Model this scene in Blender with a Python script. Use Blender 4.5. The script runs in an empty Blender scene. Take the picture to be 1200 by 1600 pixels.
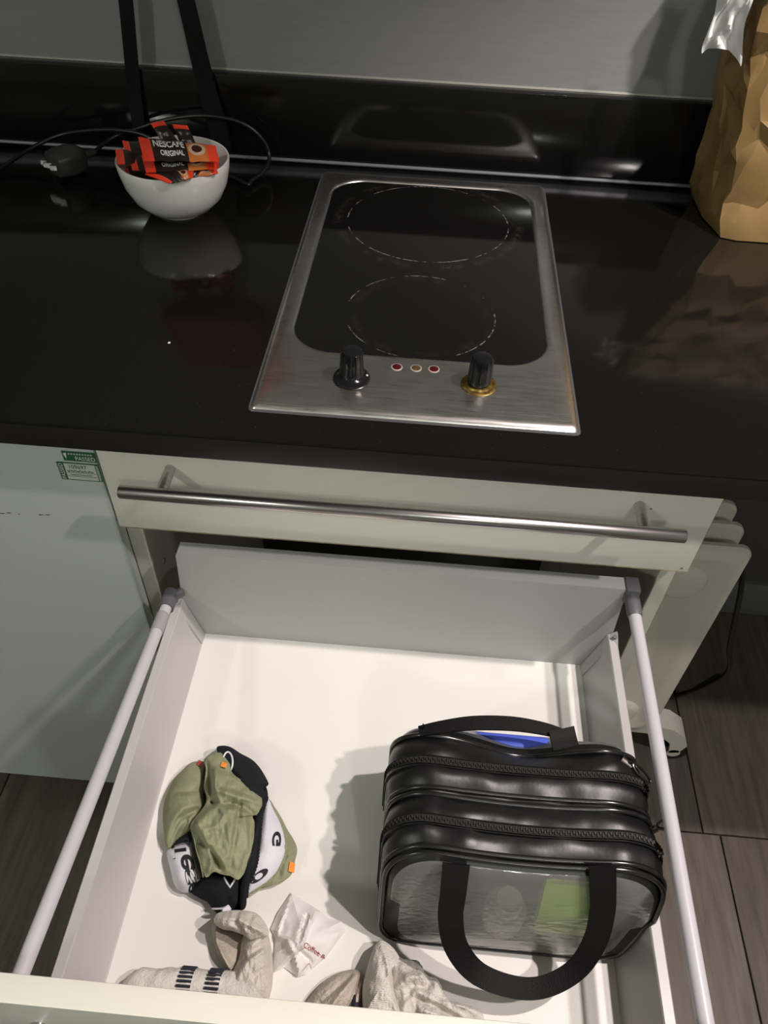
import bpy, bmesh, math, random
from mathutils import Vector, Matrix, noise
random.seed(7)
S = bpy.context.scene
COL = S.collection

# ------------------------------------------------------------------ camera
F_PX = 1217.14
CAM = Vector((0.1458, -0.5326, 1.3419))
YAW, PITCH, ROLL = 0.0434, 0.8102, 0.0472
_fw = Vector((-math.sin(YAW)*math.cos(PITCH), math.cos(YAW)*math.cos(PITCH), -math.sin(PITCH)))
_r0 = Vector((math.cos(YAW), math.sin(YAW), 0)); _u0 = _r0.cross(_fw)
RT = math.cos(ROLL)*_r0 + math.sin(ROLL)*_u0
UP = -math.sin(ROLL)*_r0 + math.cos(ROLL)*_u0
FW = _fw
cd = bpy.data.cameras.new('camera'); cam = bpy.data.objects.new('camera', cd); COL.objects.link(cam)
cd.sensor_fit = 'VERTICAL'; cd.sensor_height = 36; cd.sensor_width = 27
cd.lens = F_PX*36/1600; cd.clip_start = 0.01
m3 = Matrix((RT, UP, -FW)).transposed()
cam.matrix_world = Matrix.Translation(CAM) @ m3.to_4x4()
S.camera = cam

# ------------------------------------------------------------------ world, lamps, exposure
w = bpy.data.worlds.new('room_ambient'); S.world = w; w.use_nodes = True
w.node_tree.nodes['Background'].inputs[0].default_value = (0.86, 0.9, 0.86, 1)
w.node_tree.nodes['Background'].inputs[1].default_value = 0.03
S.view_settings.view_transform = 'Standard'; S.view_settings.look = 'None'
S.view_settings.gamma = 1; S.view_settings.use_curve_mapping = False
S.view_settings.exposure = 0.0

def lamp(name, loc, watts, col, radius, cone=None):
    l = bpy.data.lights.new(name, 'SPOT' if cone else 'POINT'); l.energy = watts; l.color = col; l.shadow_soft_size = radius
    if cone: l.spot_size = math.radians(cone); l.spot_blend = .4          # a recessed downlight shining straight down
    o = bpy.data.objects.new(name, l); o.location = loc; COL.objects.link(o); return o
lamp('ceiling_lamp_key', (0.90, -0.17, 2.20), 80, (1.0, 0.88, 0.85), 0.020, 92)
lamp('ceiling_lamp_second', (1.02, -0.55, 2.20), 58, (1.0, 0.90, 0.87), 0.025, 110)
lamp('ceiling_lamp_room', (-1.50, -1.70, 2.30), 34, (0.95, 1.0, 0.91), 0.05)
lamp('ceiling_lamp_rear', (0.75, -2.00, 2.30), 24, (0.97, 1.0, 0.94), 0.05)

# ------------------------------------------------------------------ helpers
def at(px, py, z):
    d = FW + (px-600)/F_PX*RT - (py-800)/F_PX*UP
    return CAM + d*((z-CAM.z)/d.z)
def aty(px, py, y):
    d = FW + (px-600)/F_PX*RT - (py-800)/F_PX*UP
    return CAM + d*((y-CAM.y)/d.y)

def tag(o, label=None, cat=None, group=None, kind=None):
    if label: o['label'] = label
    if cat: o['category'] = cat
    if group: o['group'] = group
    if kind: o['kind'] = kind
    return o
def empty(name, loc, label, cat, group=None):
    o = bpy.data.objects.new(name, None); o.location = loc; o.empty_display_size = .02
    COL.objects.link(o); return tag(o, label, cat, group)
def link(name, me, mat, parent=None):
    o = bpy.data.objects.new(name, me); COL.objects.link(o)
    if mat: me.materials.append(mat)
    if parent:
        o.parent = parent
        bpy.context.view_layer.update()
        o.matrix_parent_inverse = parent.matrix_world.inverted()
    return o
def mesh(name, V, Fc, mat, parent=None, smooth=40, recalc=True):
    me = bpy.data.meshes.new(name); me.from_pydata([tuple(v) for v in V], [], Fc)
    if recalc:
        bm = bmesh.new(); bm.from_mesh(me); bmesh.ops.recalc_face_normals(bm, faces=bm.faces); bm.to_mesh(me); bm.free()
    if smooth:
        me.polygons.foreach_set('use_smooth', [True]*len(me.polygons))
        me.set_sharp_from_angle(angle=math.radians(smooth))
    me.update()
    return link(name, me, mat, parent)
def box(name, lo, hi, mat, parent=None, bev=.0, seg=2):
    bm = bmesh.new(); bmesh.ops.create_cube(bm, size=1)
    for v in bm.verts:
        v.co = Vector(((lo[i]+hi[i])/2 + v.co[i]*(hi[i]-lo[i]) for i in range(3)))
    if bev > 0:
        bmesh.ops.bevel(bm, geom=bm.edges[:], offset=bev, segments=seg, affect='EDGES', profile=.5)
    me = bpy.data.meshes.new(name); bm.to_mesh(me); bm.free()
    if bev > 0:
        me.polygons.foreach_set('use_smooth', [True]*len(me.polygons)); me.set_sharp_from_angle(angle=math.radians(30))
    return link(name, me, mat, parent)
def cr(P, t, closed=False):
    n = len(P)
    i = int(math.floor(t)); f = t-i
    g = (lambda k: P[k % n]) if closed else (lambda k: P[max(0, min(n-1, k))])
    a, b, c, d = g(i-1), g(i), g(i+1), g(i+2)
    return .5*((2*b)+(c-a)*f+(2*a-5*b+4*c-d)*f*f+(3*b-a-3*c+d)*f**3)
def curve_pts(P, n, closed=False):
    P = [Vector(p) for p in P]
    L = len(P) if closed else len(P)-1
    raw = [cr(P, L*k/400, closed) for k in range(401)]
    d = [0]
    for a, b in zip(raw, raw[1:]): d.append(d[-1]+(b-a).length)
    out = []; j = 0
    m = n if closed else n-1
    for k in range(n):
        t = d[-1]*k/m
        while j < 399 and d[j+1] < t: j += 1
        f = (t-d[j])/max(1e-9, d[j+1]-d[j]); out.append(raw[j].lerp(raw[j+1], min(1, f)))
    return out
def loft(rings, closed_ring=True, cap0=False, cap1=False, closed_path=False):
    V = []; Fc = []; n = len(rings[0])
    for r in rings: V += list(r)
    R = len(rings)
    for i in range(R if closed_path else R-1):
        i2 = (i+1) % R
        for j in range(n if closed_ring else n-1):
            j2 = (j+1) % n
            Fc.append((i*n+j, i*n+j2, i2*n+j2, i2*n+j))
    if cap0: Fc.append(tuple(range(n-1, -1, -1)))
    if cap1: Fc.append(tuple((R-1)*n+j for j in range(n)))
    return V, Fc
def frames(P, up=Vector((0, 0, 1))):
    out = []
    for i, p in enumerate(P):
        t = (P[min(i+1, len(P)-1)]-P[max(i-1, 0)]).normalized()
        s = t.cross(up)
        if s.length < 1e-4: s = t.cross(Vector((0, 1, 0)))
        s.normalize(); out.append((t, s, s.cross(t)))
    return out
def tube(P, r, n=12, up=Vector((0, 0, 1)), disp=None, flat=1.0, caps=True):
    P = [Vector(p) for p in P]; rings = []
    for i, (p, (t, s, u)) in enumerate(zip(P, frames(P, up))):
        rr = r(i/(len(P)-1)) if callable(r) else r
        ring = []
        for j in range(n):
            a = 2*math.pi*j/n
            q = p + s*(math.cos(a)*rr) + u*(math.sin(a)*rr*flat)
            if disp: q = disp(q, i/(len(P)-1), a, s*math.cos(a)+u*math.sin(a))
            ring.append(q)
        rings.append(ring)
    return loft(rings, True, caps, caps)
def lathe(prof, c, n=48, axis='z'):
    rings = []
    for r, h in prof:
        ring = []
        for j in range(n):
            a = 2*math.pi*j/n
            ring.append(Vector((c[0]+r*math.cos(a), c[1]+r*math.sin(a), c[2]+h)))
        rings.append(ring)
    return loft(rings, True, True, True)
def merge(*parts):
    V = []; Fc = []
    for v, f in parts:
        o = len(V); V += list(v); Fc += [tuple(i+o for i in q) for q in f]
    return V, Fc
def cyl(a, b, r, n=24):
    a, b = Vector(a), Vector(b)
    return tube([a, b], r, n, up=Vector((0, 0, 1)) if abs((b-a).normalized().z) < .9 else Vector((0, 1, 0)))
def text_mesh(s, size=1.0, bold=0.0, shear=0.0, spacing=1.0):
    cu = bpy.data.curves.new('t', 'FONT'); cu.body = s; cu.size = size; cu.offset = bold; cu.shear = shear; cu.space_character = spacing
    cu.resolution_u = 4
    ob = bpy.data.objects.new('t', cu); COL.objects.link(ob)
    dg = bpy.context.evaluated_depsgraph_get()
    me = bpy.data.meshes.new_from_object(ob.evaluated_get(dg))
    bpy.data.objects.remove(ob); bpy.data.curves.remove(cu)
    V = [v.co.copy() for v in me.vertices]; Fc = [tuple(p.vertices) for p in me.polygons]
    bpy.data.meshes.remove(me)
    x0 = min(v.x for v in V); x1 = max(v.x for v in V); y0 = min(v.y for v in V); y1 = max(v.y for v in V)
    V = [Vector(((v.x-x0)/(x1-x0), (v.y-y0)/(y1-y0), 0)) for v in V]   # unit box
    return V, Fc

# ------------------------------------------------------------------ materials
def mat(name, col, rough=.5, metal=0, spec=.5, noise_amt=0, nscale=40, col2=None, bump=0, bscale=200, coat=0, stretch=(1, 1, 1), detail=4, coatrough=.05):
    m = bpy.data.materials.new(name); m.use_nodes = True
    nt = m.node_tree; b = nt.nodes['Principled BSDF']
    b.inputs['Base Color'].default_value = (*col, 1); b.inputs['Roughness'].default_value = rough
    b.inputs['Metallic'].default_value = metal; b.inputs['Specular IOR Level'].default_value = spec
    b.inputs['Coat Weight'].default_value = coat; b.inputs['Coat Roughness'].default_value = coatrough
    if noise_amt or bump:
        tc = nt.nodes.new('ShaderNodeTexCoord'); mp = nt.nodes.new('ShaderNodeMapping'); mp.inputs['Scale'].default_value = stretch
        nt.links.new(tc.outputs['Object'], mp.inputs['Vector'])
    if noise_amt:
        n = nt.nodes.new('ShaderNodeTexNoise'); n.inputs['Scale'].default_value = nscale; n.inputs['Detail'].default_value = detail
        nt.links.new(mp.outputs[0], n.inputs['Vector'])
        mx = nt.nodes.new('ShaderNodeMix'); mx.data_type = 'RGBA'
        mx.inputs['A'].default_value = (*col, 1)
        c2 = col2 or tuple(c*(1-noise_amt) for c in col); mx.inputs['B'].default_value = (*c2, 1)
        rp = nt.nodes.new('ShaderNodeMapRange'); rp.inputs['From Min'].default_value = .35; rp.inputs['From Max'].default_value = .65
        nt.links.new(n.outputs['Fac'], rp.inputs['Value']); nt.links.new(rp.outputs[0], mx.inputs['Factor'])
        nt.links.new(mx.outputs['Result'], b.inputs['Base Color'])
    if bump:
        n2 = nt.nodes.new('ShaderNodeTexNoise'); n2.inputs['Scale'].default_value = bscale; n2.inputs['Detail'].default_value = 5
        nt.links.new(mp.outputs[0], n2.inputs['Vector'])
        bp = nt.nodes.new('ShaderNodeBump'); bp.inputs['Strength'].default_value = bump; bp.inputs['Distance'].default_value = .002
        nt.links.new(n2.outputs['Fac'], bp.inputs['Height']); nt.links.new(bp.outputs[0], b.inputs['Normal'])
    return m

M = {}
M['wall'] = mat('wall_paint', (.25, .25, .245), .85, noise_amt=.05, nscale=30, bump=.10, bscale=60, stretch=(1, 1, 6))
M['roomwall'] = mat('room_paint', (.30, .30, .28), .9)
M['ceiling'] = mat('ceiling_paint', (.42, .42, .40), .9)
M['caulk'] = mat('caulk', (.36, .35, .32), .6)
M['cream'] = mat('cream_laminate', (.78, .77, .68), .35, noise_amt=.04, nscale=9)
M['creamedge'] = mat('worn_edging', (.42, .36, .22), .6, noise_amt=.4, nscale=120)
M['carcass'] = mat('carcass_board', (.62, .61, .52), .5, noise_amt=.05, nscale=12)
M['drawerboard'] = mat('drawer_board', (.80, .79, .74), .45, noise_amt=.03, nscale=8)
M['greymetal'] = mat('grey_drawer_metal', (.42, .42, .41), .38, metal=.0, noise_amt=.04, nscale=6, spec=.5)
M['sidemetal'] = mat('drawer_side_metal', (.47, .455, .45), .35, noise_amt=.03, nscale=6)
M['rod'] = mat('white_rod_paint', (.50, .485, .52), .35)
M['darkplastic'] = mat('dark_grey_plastic', (.10, .10, .11), .5)
M['midplastic'] = mat('mid_grey_plastic', (.33, .32, .33), .5)
M['steel'] = mat('brushed_steel_bar', (.60, .57, .56), .27, metal=1, noise_amt=.2, nscale=300, stretch=(.02, 1, 1), bump=.05, bscale=300)
M['granite_v'] = mat('black_granite_front', (.006, .006, .006), .12, spec=.45)
M['white'] = mat('white_glaze', (.78, .76, .73), .12, spec=.5)
M['silicone'] = mat('silicone_bead', (.16, .165, .185), .3)
M['black'] = mat('black_plastic_gloss', (.008, .008, .009), .16)
M['cord'] = mat('black_cord', (.012, .012, .012), .35)
M['plug'] = mat('dark_plug', (.045, .048, .045), .4, noise_amt=.3, nscale=90)
M['webbing'] = mat('black_webbing', (.004, .004, .0045), .6, spec=.2, bump=.3, bscale=900)
M['redbag'] = mat('red_fabric', (.42, .02, .02), .6)
M['kraft'] = mat('kraft_paper', (.27, .175, .070), .62, noise_amt=.35, nscale=14, col2=(.195, .122, .043), spec=.3, bump=.5, bscale=26)
M['tissue'] = mat('thin_white_paper', (.72, .71, .70), .85, spec=.15)
M['leather'] = mat('black_faux_leather', (.006, .006, .0065), .38, bump=.05, bscale=260, spec=.5)
M['piping'] = mat('black_piping', (.010, .010, .010), .22, spec=.6)
M['ziptape'] = mat('zip_tape', (.008, .008, .008), .75, bump=.5, bscale=1200)
M['zipteeth'] = mat('zip_teeth', (.014, .014, .014), .35)
M['gunmetal'] = mat('gunmetal', (.16, .14, .13), .3, metal=1)
M['green'] = mat('sage_cotton', (.30, .31, .19), .9, noise_amt=.14, nscale=50, bump=.35, bscale=700, spec=.2)
M['darkgreen'] = mat('sage_trim', (.26, .29, .16), .9, noise_amt=.3, nscale=400, spec=.2)
M['blackband'] = mat('black_elastic', (.012, .013, .016), .85, bump=.5, bscale=900, spec=.2)
M['whiteband'] = mat('white_elastic', (.68, .67, .72), .85, bump=.3, bscale=900, spec=.2)
M['ink'] = mat('black_ink', (.012, .012, .015), .8)
M['whiteink'] = mat('white_ink', (.75, .75, .75), .7)
M['orange'] = mat('orange_print', (.85, .28, .04), .7)
M['redprint'] = mat('red_print', (.45, .05, .04), .7)
M['sock'] = mat('cream_sock', (.66, .62, .55), .95, noise_amt=.10, nscale=35, bump=.7, bscale=500, spec=.1)
M['socktan'] = mat('tan_sock', (.56, .50, .42), .95, noise_amt=.22, nscale=30, bump=.7, bscale=500, spec=.1)
M['sockrib'] = mat('ribbed_sock_cuff', (.70, .67, .61), .95, noise_amt=.08, nscale=35, bump=.6, bscale=450, spec=.1)
M['navy'] = mat('navy_knit', (.022, .024, .04), .9, noise_amt=.3, nscale=500)
M['napkin'] = mat('white_napkin', (.80, .78, .75), .8, bump=.15, bscale=300)
M['redtext'] = mat('napkin_red_print', (.30, .03, .02), .7)
M['radiator'] = mat('cream_enamel', (.74, .70, .61), .35)
M['brass'] = mat('tarnished_brass', (.42, .30, .08), .42, metal=.9, noise_amt=.4, nscale=220, col2=(.16, .10, .03))
M['redlens'] = mat('red_lens', (.055, .004, .006), .12)
M['amberlens'] = mat('amber_lens', (.10, .06, .025), .15, noise_amt=.5, nscale=300)
M['stickgreen'] = mat('green_label_print', (.012, .11, .045), .5)
M['stickwhite'] = mat('white_label_paper', (.55, .60, .52), .6)
M['scuff'] = mat('dark_scuff', (.05, .05, .05), .7)
M['neon'] = mat('neon_packet', (.62, .95, .01), .45)
M['bluepack'] = mat('blue_packet', (.10, .16, .85), .45)
M['inside'] = mat('bag_lining', (.05, .05, .05), .7)
M['whitecap'] = mat('white_cap', (.75, .74, .70), .4)
M['skirting'] = mat('grey_skirting', (.16, .17, .165), .4)
M['lowwall'] = mat('shaded_grey_wall', (.09, .088, .085), .3)
M['bezel'] = mat('lamp_bezel', (.36, .30, .24), .5)
M['seal'] = mat('dark_seal', (.07, .07, .075), .35)
M['sub'] = mat('dark_subfloor', (.03, .022, .016), .9)
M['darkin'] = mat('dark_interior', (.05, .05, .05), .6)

# polished granite: black with tiny light flecks
def granite():
    m = mat('black_granite', (.006, .006, .0055), .055, spec=.36)
    nt = m.node_tree; b = nt.nodes['Principled BSDF']
    tc = nt.nodes.new('ShaderNodeTexCoord')
    v = nt.nodes.new('ShaderNodeTexVoronoi'); v.inputs['Scale'].default_value = 420
    nt.links.new(tc.outputs['Object'], v.inputs['Vector'])
    n = nt.nodes.new('ShaderNodeTexNoise'); n.inputs['Scale'].default_value = 160
    nt.links.new(tc.outputs['Object'], n.inputs['Vector'])
    a = nt.nodes.new('ShaderNodeMapRange'); a.inputs['From Min'].default_value = .22; a.inputs['From Max'].default_value = .10
    nt.links.new(v.outputs['Distance'], a.inputs['Value'])
    c = nt.nodes.new('ShaderNodeMapRange'); c.inputs['From Min'].default_value = .58; c.inputs['From Max'].default_value = .72
    nt.links.new(n.outputs['Fac'], c.inputs['Value'])
    mu = nt.nodes.new('ShaderNodeMath'); mu.operation = 'MULTIPLY'
    nt.links.new(a.outputs[0], mu.inputs[0]); nt.links.new(c.outputs[0], mu.inputs[1])
    mx = nt.nodes.new('ShaderNodeMix'); mx.data_type = 'RGBA'
    mx.inputs['A'].default_value = (.006, .006, .0055, 1); mx.inputs['B'].default_value = (.05, .047, .038, 1)
    nt.links.new(mu.outputs[0], mx.inputs['Factor']); nt.links.new(mx.outputs['Result'], b.inputs['Base Color'])
    n3 = nt.nodes.new('ShaderNodeTexNoise'); n3.inputs['Scale'].default_value = 7; n3.inputs['Detail'].default_value = 6
    nt.links.new(tc.outputs['Object'], n3.inputs['Vector'])
    r = nt.nodes.new('ShaderNodeMapRange'); r.inputs['To Min'].default_value = .035; r.inputs['To Max'].default_value = .13
    nt.links.new(n3.outputs['Fac'], r.inputs['Value']); nt.links.new(r.outputs[0], b.inputs['Roughness'])
    return m
M['granite'] = granite()

def wood(seed, c1, c2):
    m = bpy.data.materials.new('wood_plank'); m.use_nodes = True; nt = m.node_tree; b = nt.nodes['Principled BSDF']
    tc = nt.nodes.new('ShaderNodeTexCoord'); mp = nt.nodes.new('ShaderNodeMapping'); mp.inputs['Scale'].default_value = (14, 1.1, 1)
    mp.inputs['Location'].default_value = (seed*3.1, seed*1.7, 0)
    nt.links.new(tc.outputs['Object'], mp.inputs['Vector'])
    n = nt.nodes.new('ShaderNodeTexNoise'); n.inputs['Scale'].default_value = 5; n.inputs['Detail'].default_value = 8; n.inputs['Roughness'].default_value = .65; n.inputs['Distortion'].default_value = .6
    nt.links.new(mp.outputs[0], n.inputs['Vector'])
    cr_ = nt.nodes.new('ShaderNodeValToRGB'); e = cr_.color_ramp.elements
    e[0].position = .32; e[0].color = (*c2, 1); e[1].position = .68; e[1].color = (*c1, 1)
    nt.links.new(n.outputs['Fac'], cr_.inputs[0]); nt.links.new(cr_.outputs[0], b.inputs['Base Color'])
    b.inputs['Roughness'].default_value = .5
    bp = nt.nodes.new('ShaderNodeBump'); bp.inputs['Strength'].default_value = .12; bp.inputs['Distance'].default_value = .002
    nt.links.new(n.outputs['Fac'], bp.inputs['Height']); nt.links.new(bp.outputs[0], b.inputs['Normal'])
    return m
M['wood'] = [wood(1, (.140, .115, .090), (.072, .059, .046)), wood(2, (.122, .099, .081), (.063, .050, .041)), wood(3, (.152, .126, .098), (.082, .067, .052))]

def glossy_glass_door():
    m = mat('back_painted_glass', (.54, .575, .555), .08, spec=.45)
    return m
M['glassdoor'] = glossy_glass_door()
M['glassedge'] = mat('glass_edge', (.45, .52, .48), .15)

def hob_steel():
    m = mat('hob_steel', (.47, .455, .43), .27, metal=1)
    nt = m.node_tree; b = nt.nodes['Principled BSDF']
    tc = nt.nodes.new('ShaderNodeTexCoord'); mp = nt.nodes.new('ShaderNodeMapping'); mp.inputs['Scale'].default_value = (3, 60, 20)
    mp.inputs['Rotation'].default_value = (0, 0, .35)
    nt.links.new(tc.outputs['Object'], mp.inputs['Vector'])
    n = nt.nodes.new('ShaderNodeTexNoise'); n.inputs['Scale'].default_value = 12; n.inputs['Detail'].default_value = 6
    nt.links.new(mp.outputs[0], n.inputs['Vector'])
    r = nt.nodes.new('ShaderNodeMapRange'); r.inputs['To Min'].default_value = .2; r.inputs['To Max'].default_value = .42
    nt.links.new(n.outputs['Fac'], r.inputs['Value']); nt.links.new(r.outputs[0], b.inputs['Roughness'])
    n2 = nt.nodes.new('ShaderNodeTexNoise'); n2.inputs['Scale'].default_value = 45; n2.inputs['Detail'].default_value = 6
    nt.links.new(tc.outputs['Object'], n2.inputs['Vector'])
    mx = nt.nodes.new('ShaderNodeMix'); mx.data_type = 'RGBA'; mx.inputs['A'].default_value = (.80, .78, .74, 1); mx.inputs['B'].default_value = (.60, .58, .54, 1)
    nt.links.new(n2.outputs['Fac'], mx.inputs['Factor']); nt.links.new(mx.outputs['Result'], b.inputs['Base Color'])
    bp = nt.nodes.new('ShaderNodeBump'); bp.inputs['Strength'].default_value = .06; bp.inputs['Distance'].default_value = .001
    nt.links.new(n.outputs['Fac'], bp.inputs['Height']); nt.links.new(bp.outputs[0], b.inputs['Normal'])
    return m
M['hobsteel'] = hob_steel()

def ceramic(rings):
    """black ceramic glass with worn printed zone rings (flat print)"""
    m = mat('black_ceramic_glass', (.005, .005, .005), .06, spec=.5)
    nt = m.node_tree; b = nt.nodes['Principled BSDF']; L = nt.links.new
    tc = nt.nodes.new('ShaderNodeTexCoord')
    nz = nt.nodes.new('ShaderNodeTexNoise'); nz.inputs['Scale'].default_value = 55; nz.inputs['Detail'].default_value = 5; L(tc.outputs['Object'], nz.inputs['Vector'])
    nf = nt.nodes.new('ShaderNodeTexNoise'); nf.inputs['Scale'].default_value = 260; nf.inputs['Detail'].default_value = 3; L(tc.outputs['Object'], nf.inputs['Vector'])
    total = None
    def math_(op, a, b_=None):
        n = nt.nodes.new('ShaderNodeMath'); n.operation = op
        for k, v in enumerate((a, b_)):
            if v is None: continue
            if isinstance(v, (int, float)): n.inputs[k].default_value = v
            else: L(v, n.inputs[k])
        return n.outputs[0]
    for (cx, cy, r, wd, gain, lo) in rings:
        vs = nt.nodes.new('ShaderNodeVectorMath'); vs.operation = 'SUBTRACT'; L(tc.outputs['Object'], vs.inputs[0]); vs.inputs[1].default_value = (cx, cy, 0)
        ml = nt.nodes.new('ShaderNodeVectorMath'); ml.operation = 'MULTIPLY'; L(vs.outputs[0], ml.inputs[0]); ml.inputs[1].default_value = (1, 1, 0)
        ln = nt.nodes.new('ShaderNodeVectorMath'); ln.operation = 'LENGTH'; L(ml.outputs[0], ln.inputs[0])
        d = math_('ABSOLUTE', math_('SUBTRACT', ln.outputs['Value'], r))
        mr = nt.nodes.new('ShaderNodeMapRange'); mr.inputs['From Min'].default_value = wd; mr.inputs['From Max'].default_value = 0
        L(d, mr.inputs['Value'])
        nm = nt.nodes.new('ShaderNodeMapRange'); nm.inputs['From Min'].default_value = lo; nm.inputs['From Max'].default_value = lo+.12
        L(nz.outputs['Fac'], nm.inputs['Value'])
        nm2 = nt.nodes.new('ShaderNodeMapRange'); nm2.inputs['From Min'].default_value = .36; nm2.inputs['From Max'].default_value = .6
        L(nf.outputs['Fac'], nm2.inputs['Value'])
        v = math_('MULTIPLY', math_('MULTIPLY', math_('MULTIPLY', mr.outputs[0], nm.outputs[0]), nm2.outputs[0]), gain)
        total = v if total is None else math_('MAXIMUM', total, v)
    mx = nt.nodes.new('ShaderNodeMix'); mx.data_type = 'RGBA'; mx.inputs['A'].default_value = (.005, .005, .005, 1); mx.inputs['B'].default_value = (.45, .43, .38, 1)
    L(total, mx.inputs['Factor']); L(mx.outputs['Result'], b.inputs['Base Color'])
    return m

def clear_plastic():
    m = bpy.data.materials.new('clear_vinyl'); m.use_nodes = True; nt = m.node_tree
    nt.nodes.remove(nt.nodes['Principled BSDF']); out = nt.nodes['Material Output']; L = nt.links.new
    t = nt.nodes.new('ShaderNodeBsdfTransparent'); t.inputs[0].default_value = (.93, .93, .92, 1)
    g = nt.nodes.new('ShaderNodeBsdfGlossy'); g.inputs['Roughness'].default_value = .16; g.inputs[0].default_value = (.9, .9, .9, 1)
    d = nt.nodes.new('ShaderNodeBsdfTranslucent'); d.inputs[0].default_value = (.8, .8, .78, 1)
    d2 = nt.nodes.new('ShaderNodeBsdfDiffuse'); d2.inputs[0].default_value = (.85, .85, .83, 1)
    a0 = nt.nodes.new('ShaderNodeMixShader'); a0.inputs[0].default_value = .5; L(d.outputs[0], a0.inputs[1]); L(d2.outputs[0], a0.inputs[2])
    a = nt.nodes.new('ShaderNodeMixShader'); a.inputs[0].default_value = .28; L(t.outputs[0], a.inputs[1]); L(a0.outputs[0], a.inputs[2])
    f = nt.nodes.new('ShaderNodeFresnel'); f.inputs[0].default_value = 1.5
    n = nt.nodes.new('ShaderNodeTexNoise'); n.inputs['Scale'].default_value = 18
    bp = nt.nodes.new('ShaderNodeBump'); bp.inputs['Strength'].default_value = .2; bp.inputs['Distance'].default_value = .008
    L(n.outputs['Fac'], bp.inputs['Height']); L(bp.outputs[0], g.inputs['Normal'])
    mr = nt.nodes.new('ShaderNodeMath'); mr.operation = 'ADD'; L(f.outputs[0], mr.inputs[0]); mr.inputs[1].default_value = .08
    c = nt.nodes.new('ShaderNodeMixShader'); L(mr.outputs[0], c.inputs[0]); L(a.outputs[0], c.inputs[1]); L(g.outputs[0], c.inputs[2])
    L(c.outputs[0], out.inputs[0])
    return m
M['vinyl'] = clear_plastic()

# ------------------------------------------------------------------ setting
XL, XR = -.1545, .4377            # the drawer unit's outer sides
YD = -.0015                       # plane of the fronts
YS, YW = .527, .547               # front of the upstand, wall
ZC, ZB = .900, .873               # worktop top / underside
o = box('wall_back', (-2.2, YW, 0), (1.9, YW+.1, 2.45), M['wall']); tag(o, 'light grey painted wall above the black worktop', 'wall', kind='structure')
o = box('wall_left', (-2.3, -2.7, 0), (-2.2, YW, 2.45), M['roomwall']); tag(o, 'painted room wall on the left outside the frame', 'wall', kind='structure')
o = box('wall_right', (1.9, -2.7, 0), (2.0, YW, 2.45), M['roomwall']); tag(o, 'painted room wall on the right outside the frame', 'wall', kind='structure')
o = box('wall_rear', (-2.3, -2.8, 0), (2.0, -2.7, 2.45), M['roomwall']); tag(o, 'painted room wall behind the viewer', 'wall', kind='structure')
o = box('ceiling', (-2.3, -2.8, 2.45), (2.0, YW+.1, 2.5), M['ceiling']); tag(o, 'white ceiling above the kitchen', 'ceiling', kind='structure')
fl = box('floor', (-2.2, -2.7, -.03), (1.9, YW, -.006), M['sub']); tag(fl, 'grey-brown wood plank floor below the open drawer', 'floor', kind='structure')
PWD = .25
for row, (y0, y1, xo) in enumerate(((.0395, YW, .70), (-1.16, .0370, .729), (-2.36, -1.1625, .66))):
    k = -14
    while xo+k*PWD < 1.9:
        x0 = max(-2.2, xo+k*PWD+.0012); x1 = min(1.9, xo+(k+1)*PWD-.0012)
        if x1 > x0+.02: box('plank', (x0, y0, -.006), (x1, y1, 0), M['wood'][(k*2+row) % 3], fl, bev=.0009, seg=1)
        k += 1
lw = box('trim_1', (XR+.03, YW-.012, .105), (1.9, YW, ZB), M['lowwall']); tag(lw, 'glossy grey lower wall under the worktop, shade put into its dark colour', 'panel', kind='structure')  # lower wall: the worktop's shade is part of this dark grey
bb = box('baseboard_back', (XR+.03, YW-.022, 0), (1.9, YW, .098), M['skirting'], bev=.002); tag(bb, 'grey baseboard along the wall behind the radiator', 'baseboard', kind='structure')

# worktop with the upstand
wt = box('worktop', (-1.3, -.0409, ZB), (1.5, YW, ZC), M['granite'], bev=.0022, seg=2)
wt.data.materials.append(mat('honed_granite_edge', (.010, .0095, .009), .42, spec=.4))
for pf in wt.data.polygons:
    if pf.normal.y < -.95: pf.material_index = 1
tag(wt, 'polished black granite worktop carrying the hob', 'worktop')
us = empty('upstand', (.1, YW, ZC), 'black granite upstand along the grey wall', 'upstand')
box('slab', (-1.3, YS, ZC+.0003), (1.5, YW, 1.0035), M['granite_v'], us, bev=.0015)
mesh('caulk_line', *tube([(-1.3, YW-.0015, 1.004), (1.5, YW-.0015, 1.0035)], .0020, 8), M['caulk'], us)
mesh('silicone_bead', *tube([(-1.3, YS-.0015, ZC+.0026), (1.5, YS-.001, ZC+.0026)], .0023, 8), M['silicone'], us)

# ------------------------------------------------------------------ drawer unit
cab = empty('kitchen_cabinet', (.14, .25, 0), 'cream kitchen drawer unit with its lower drawer pulled out', 'cabinet')
box('side_panel', (-.158, 0.017, .08), (-.1395, .50, ZB), M['carcass'], cab, bev=.0008, seg=1)
box('side_panel', (.4195, 0.017, .08), (.4360, .50, ZB), M['carcass'], cab, bev=.0008, seg=1)
box('back_board', (-.1395, .488, .08), (.4195, .50, ZB), M['darkin'], cab)
box('bottom_board', (-.1395, .02, .08), (.4195, .488, .098), M['carcass'], cab)
box('plinth', (-.158, .06, 0), (.436, .076, .08), M['cream'], cab)
df = box('drawer_front', (XL, YD, .7295), (XR, YD+.0175, .868), M['cream'], cab, bev=.0012)
tag(df, 'cream upper drawer front with a long steel bar handle')
box('edging_strip', (XR, YD+.0008, .731), (XR+.0006, YD+.017, .867), M['creamedge'], df)
box('edging_strip', (XL+.001, YD-.0002, .7290), (XR-.001, YD+.017, .7296), M['creamedge'], df)
HB = M['steel']
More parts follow.
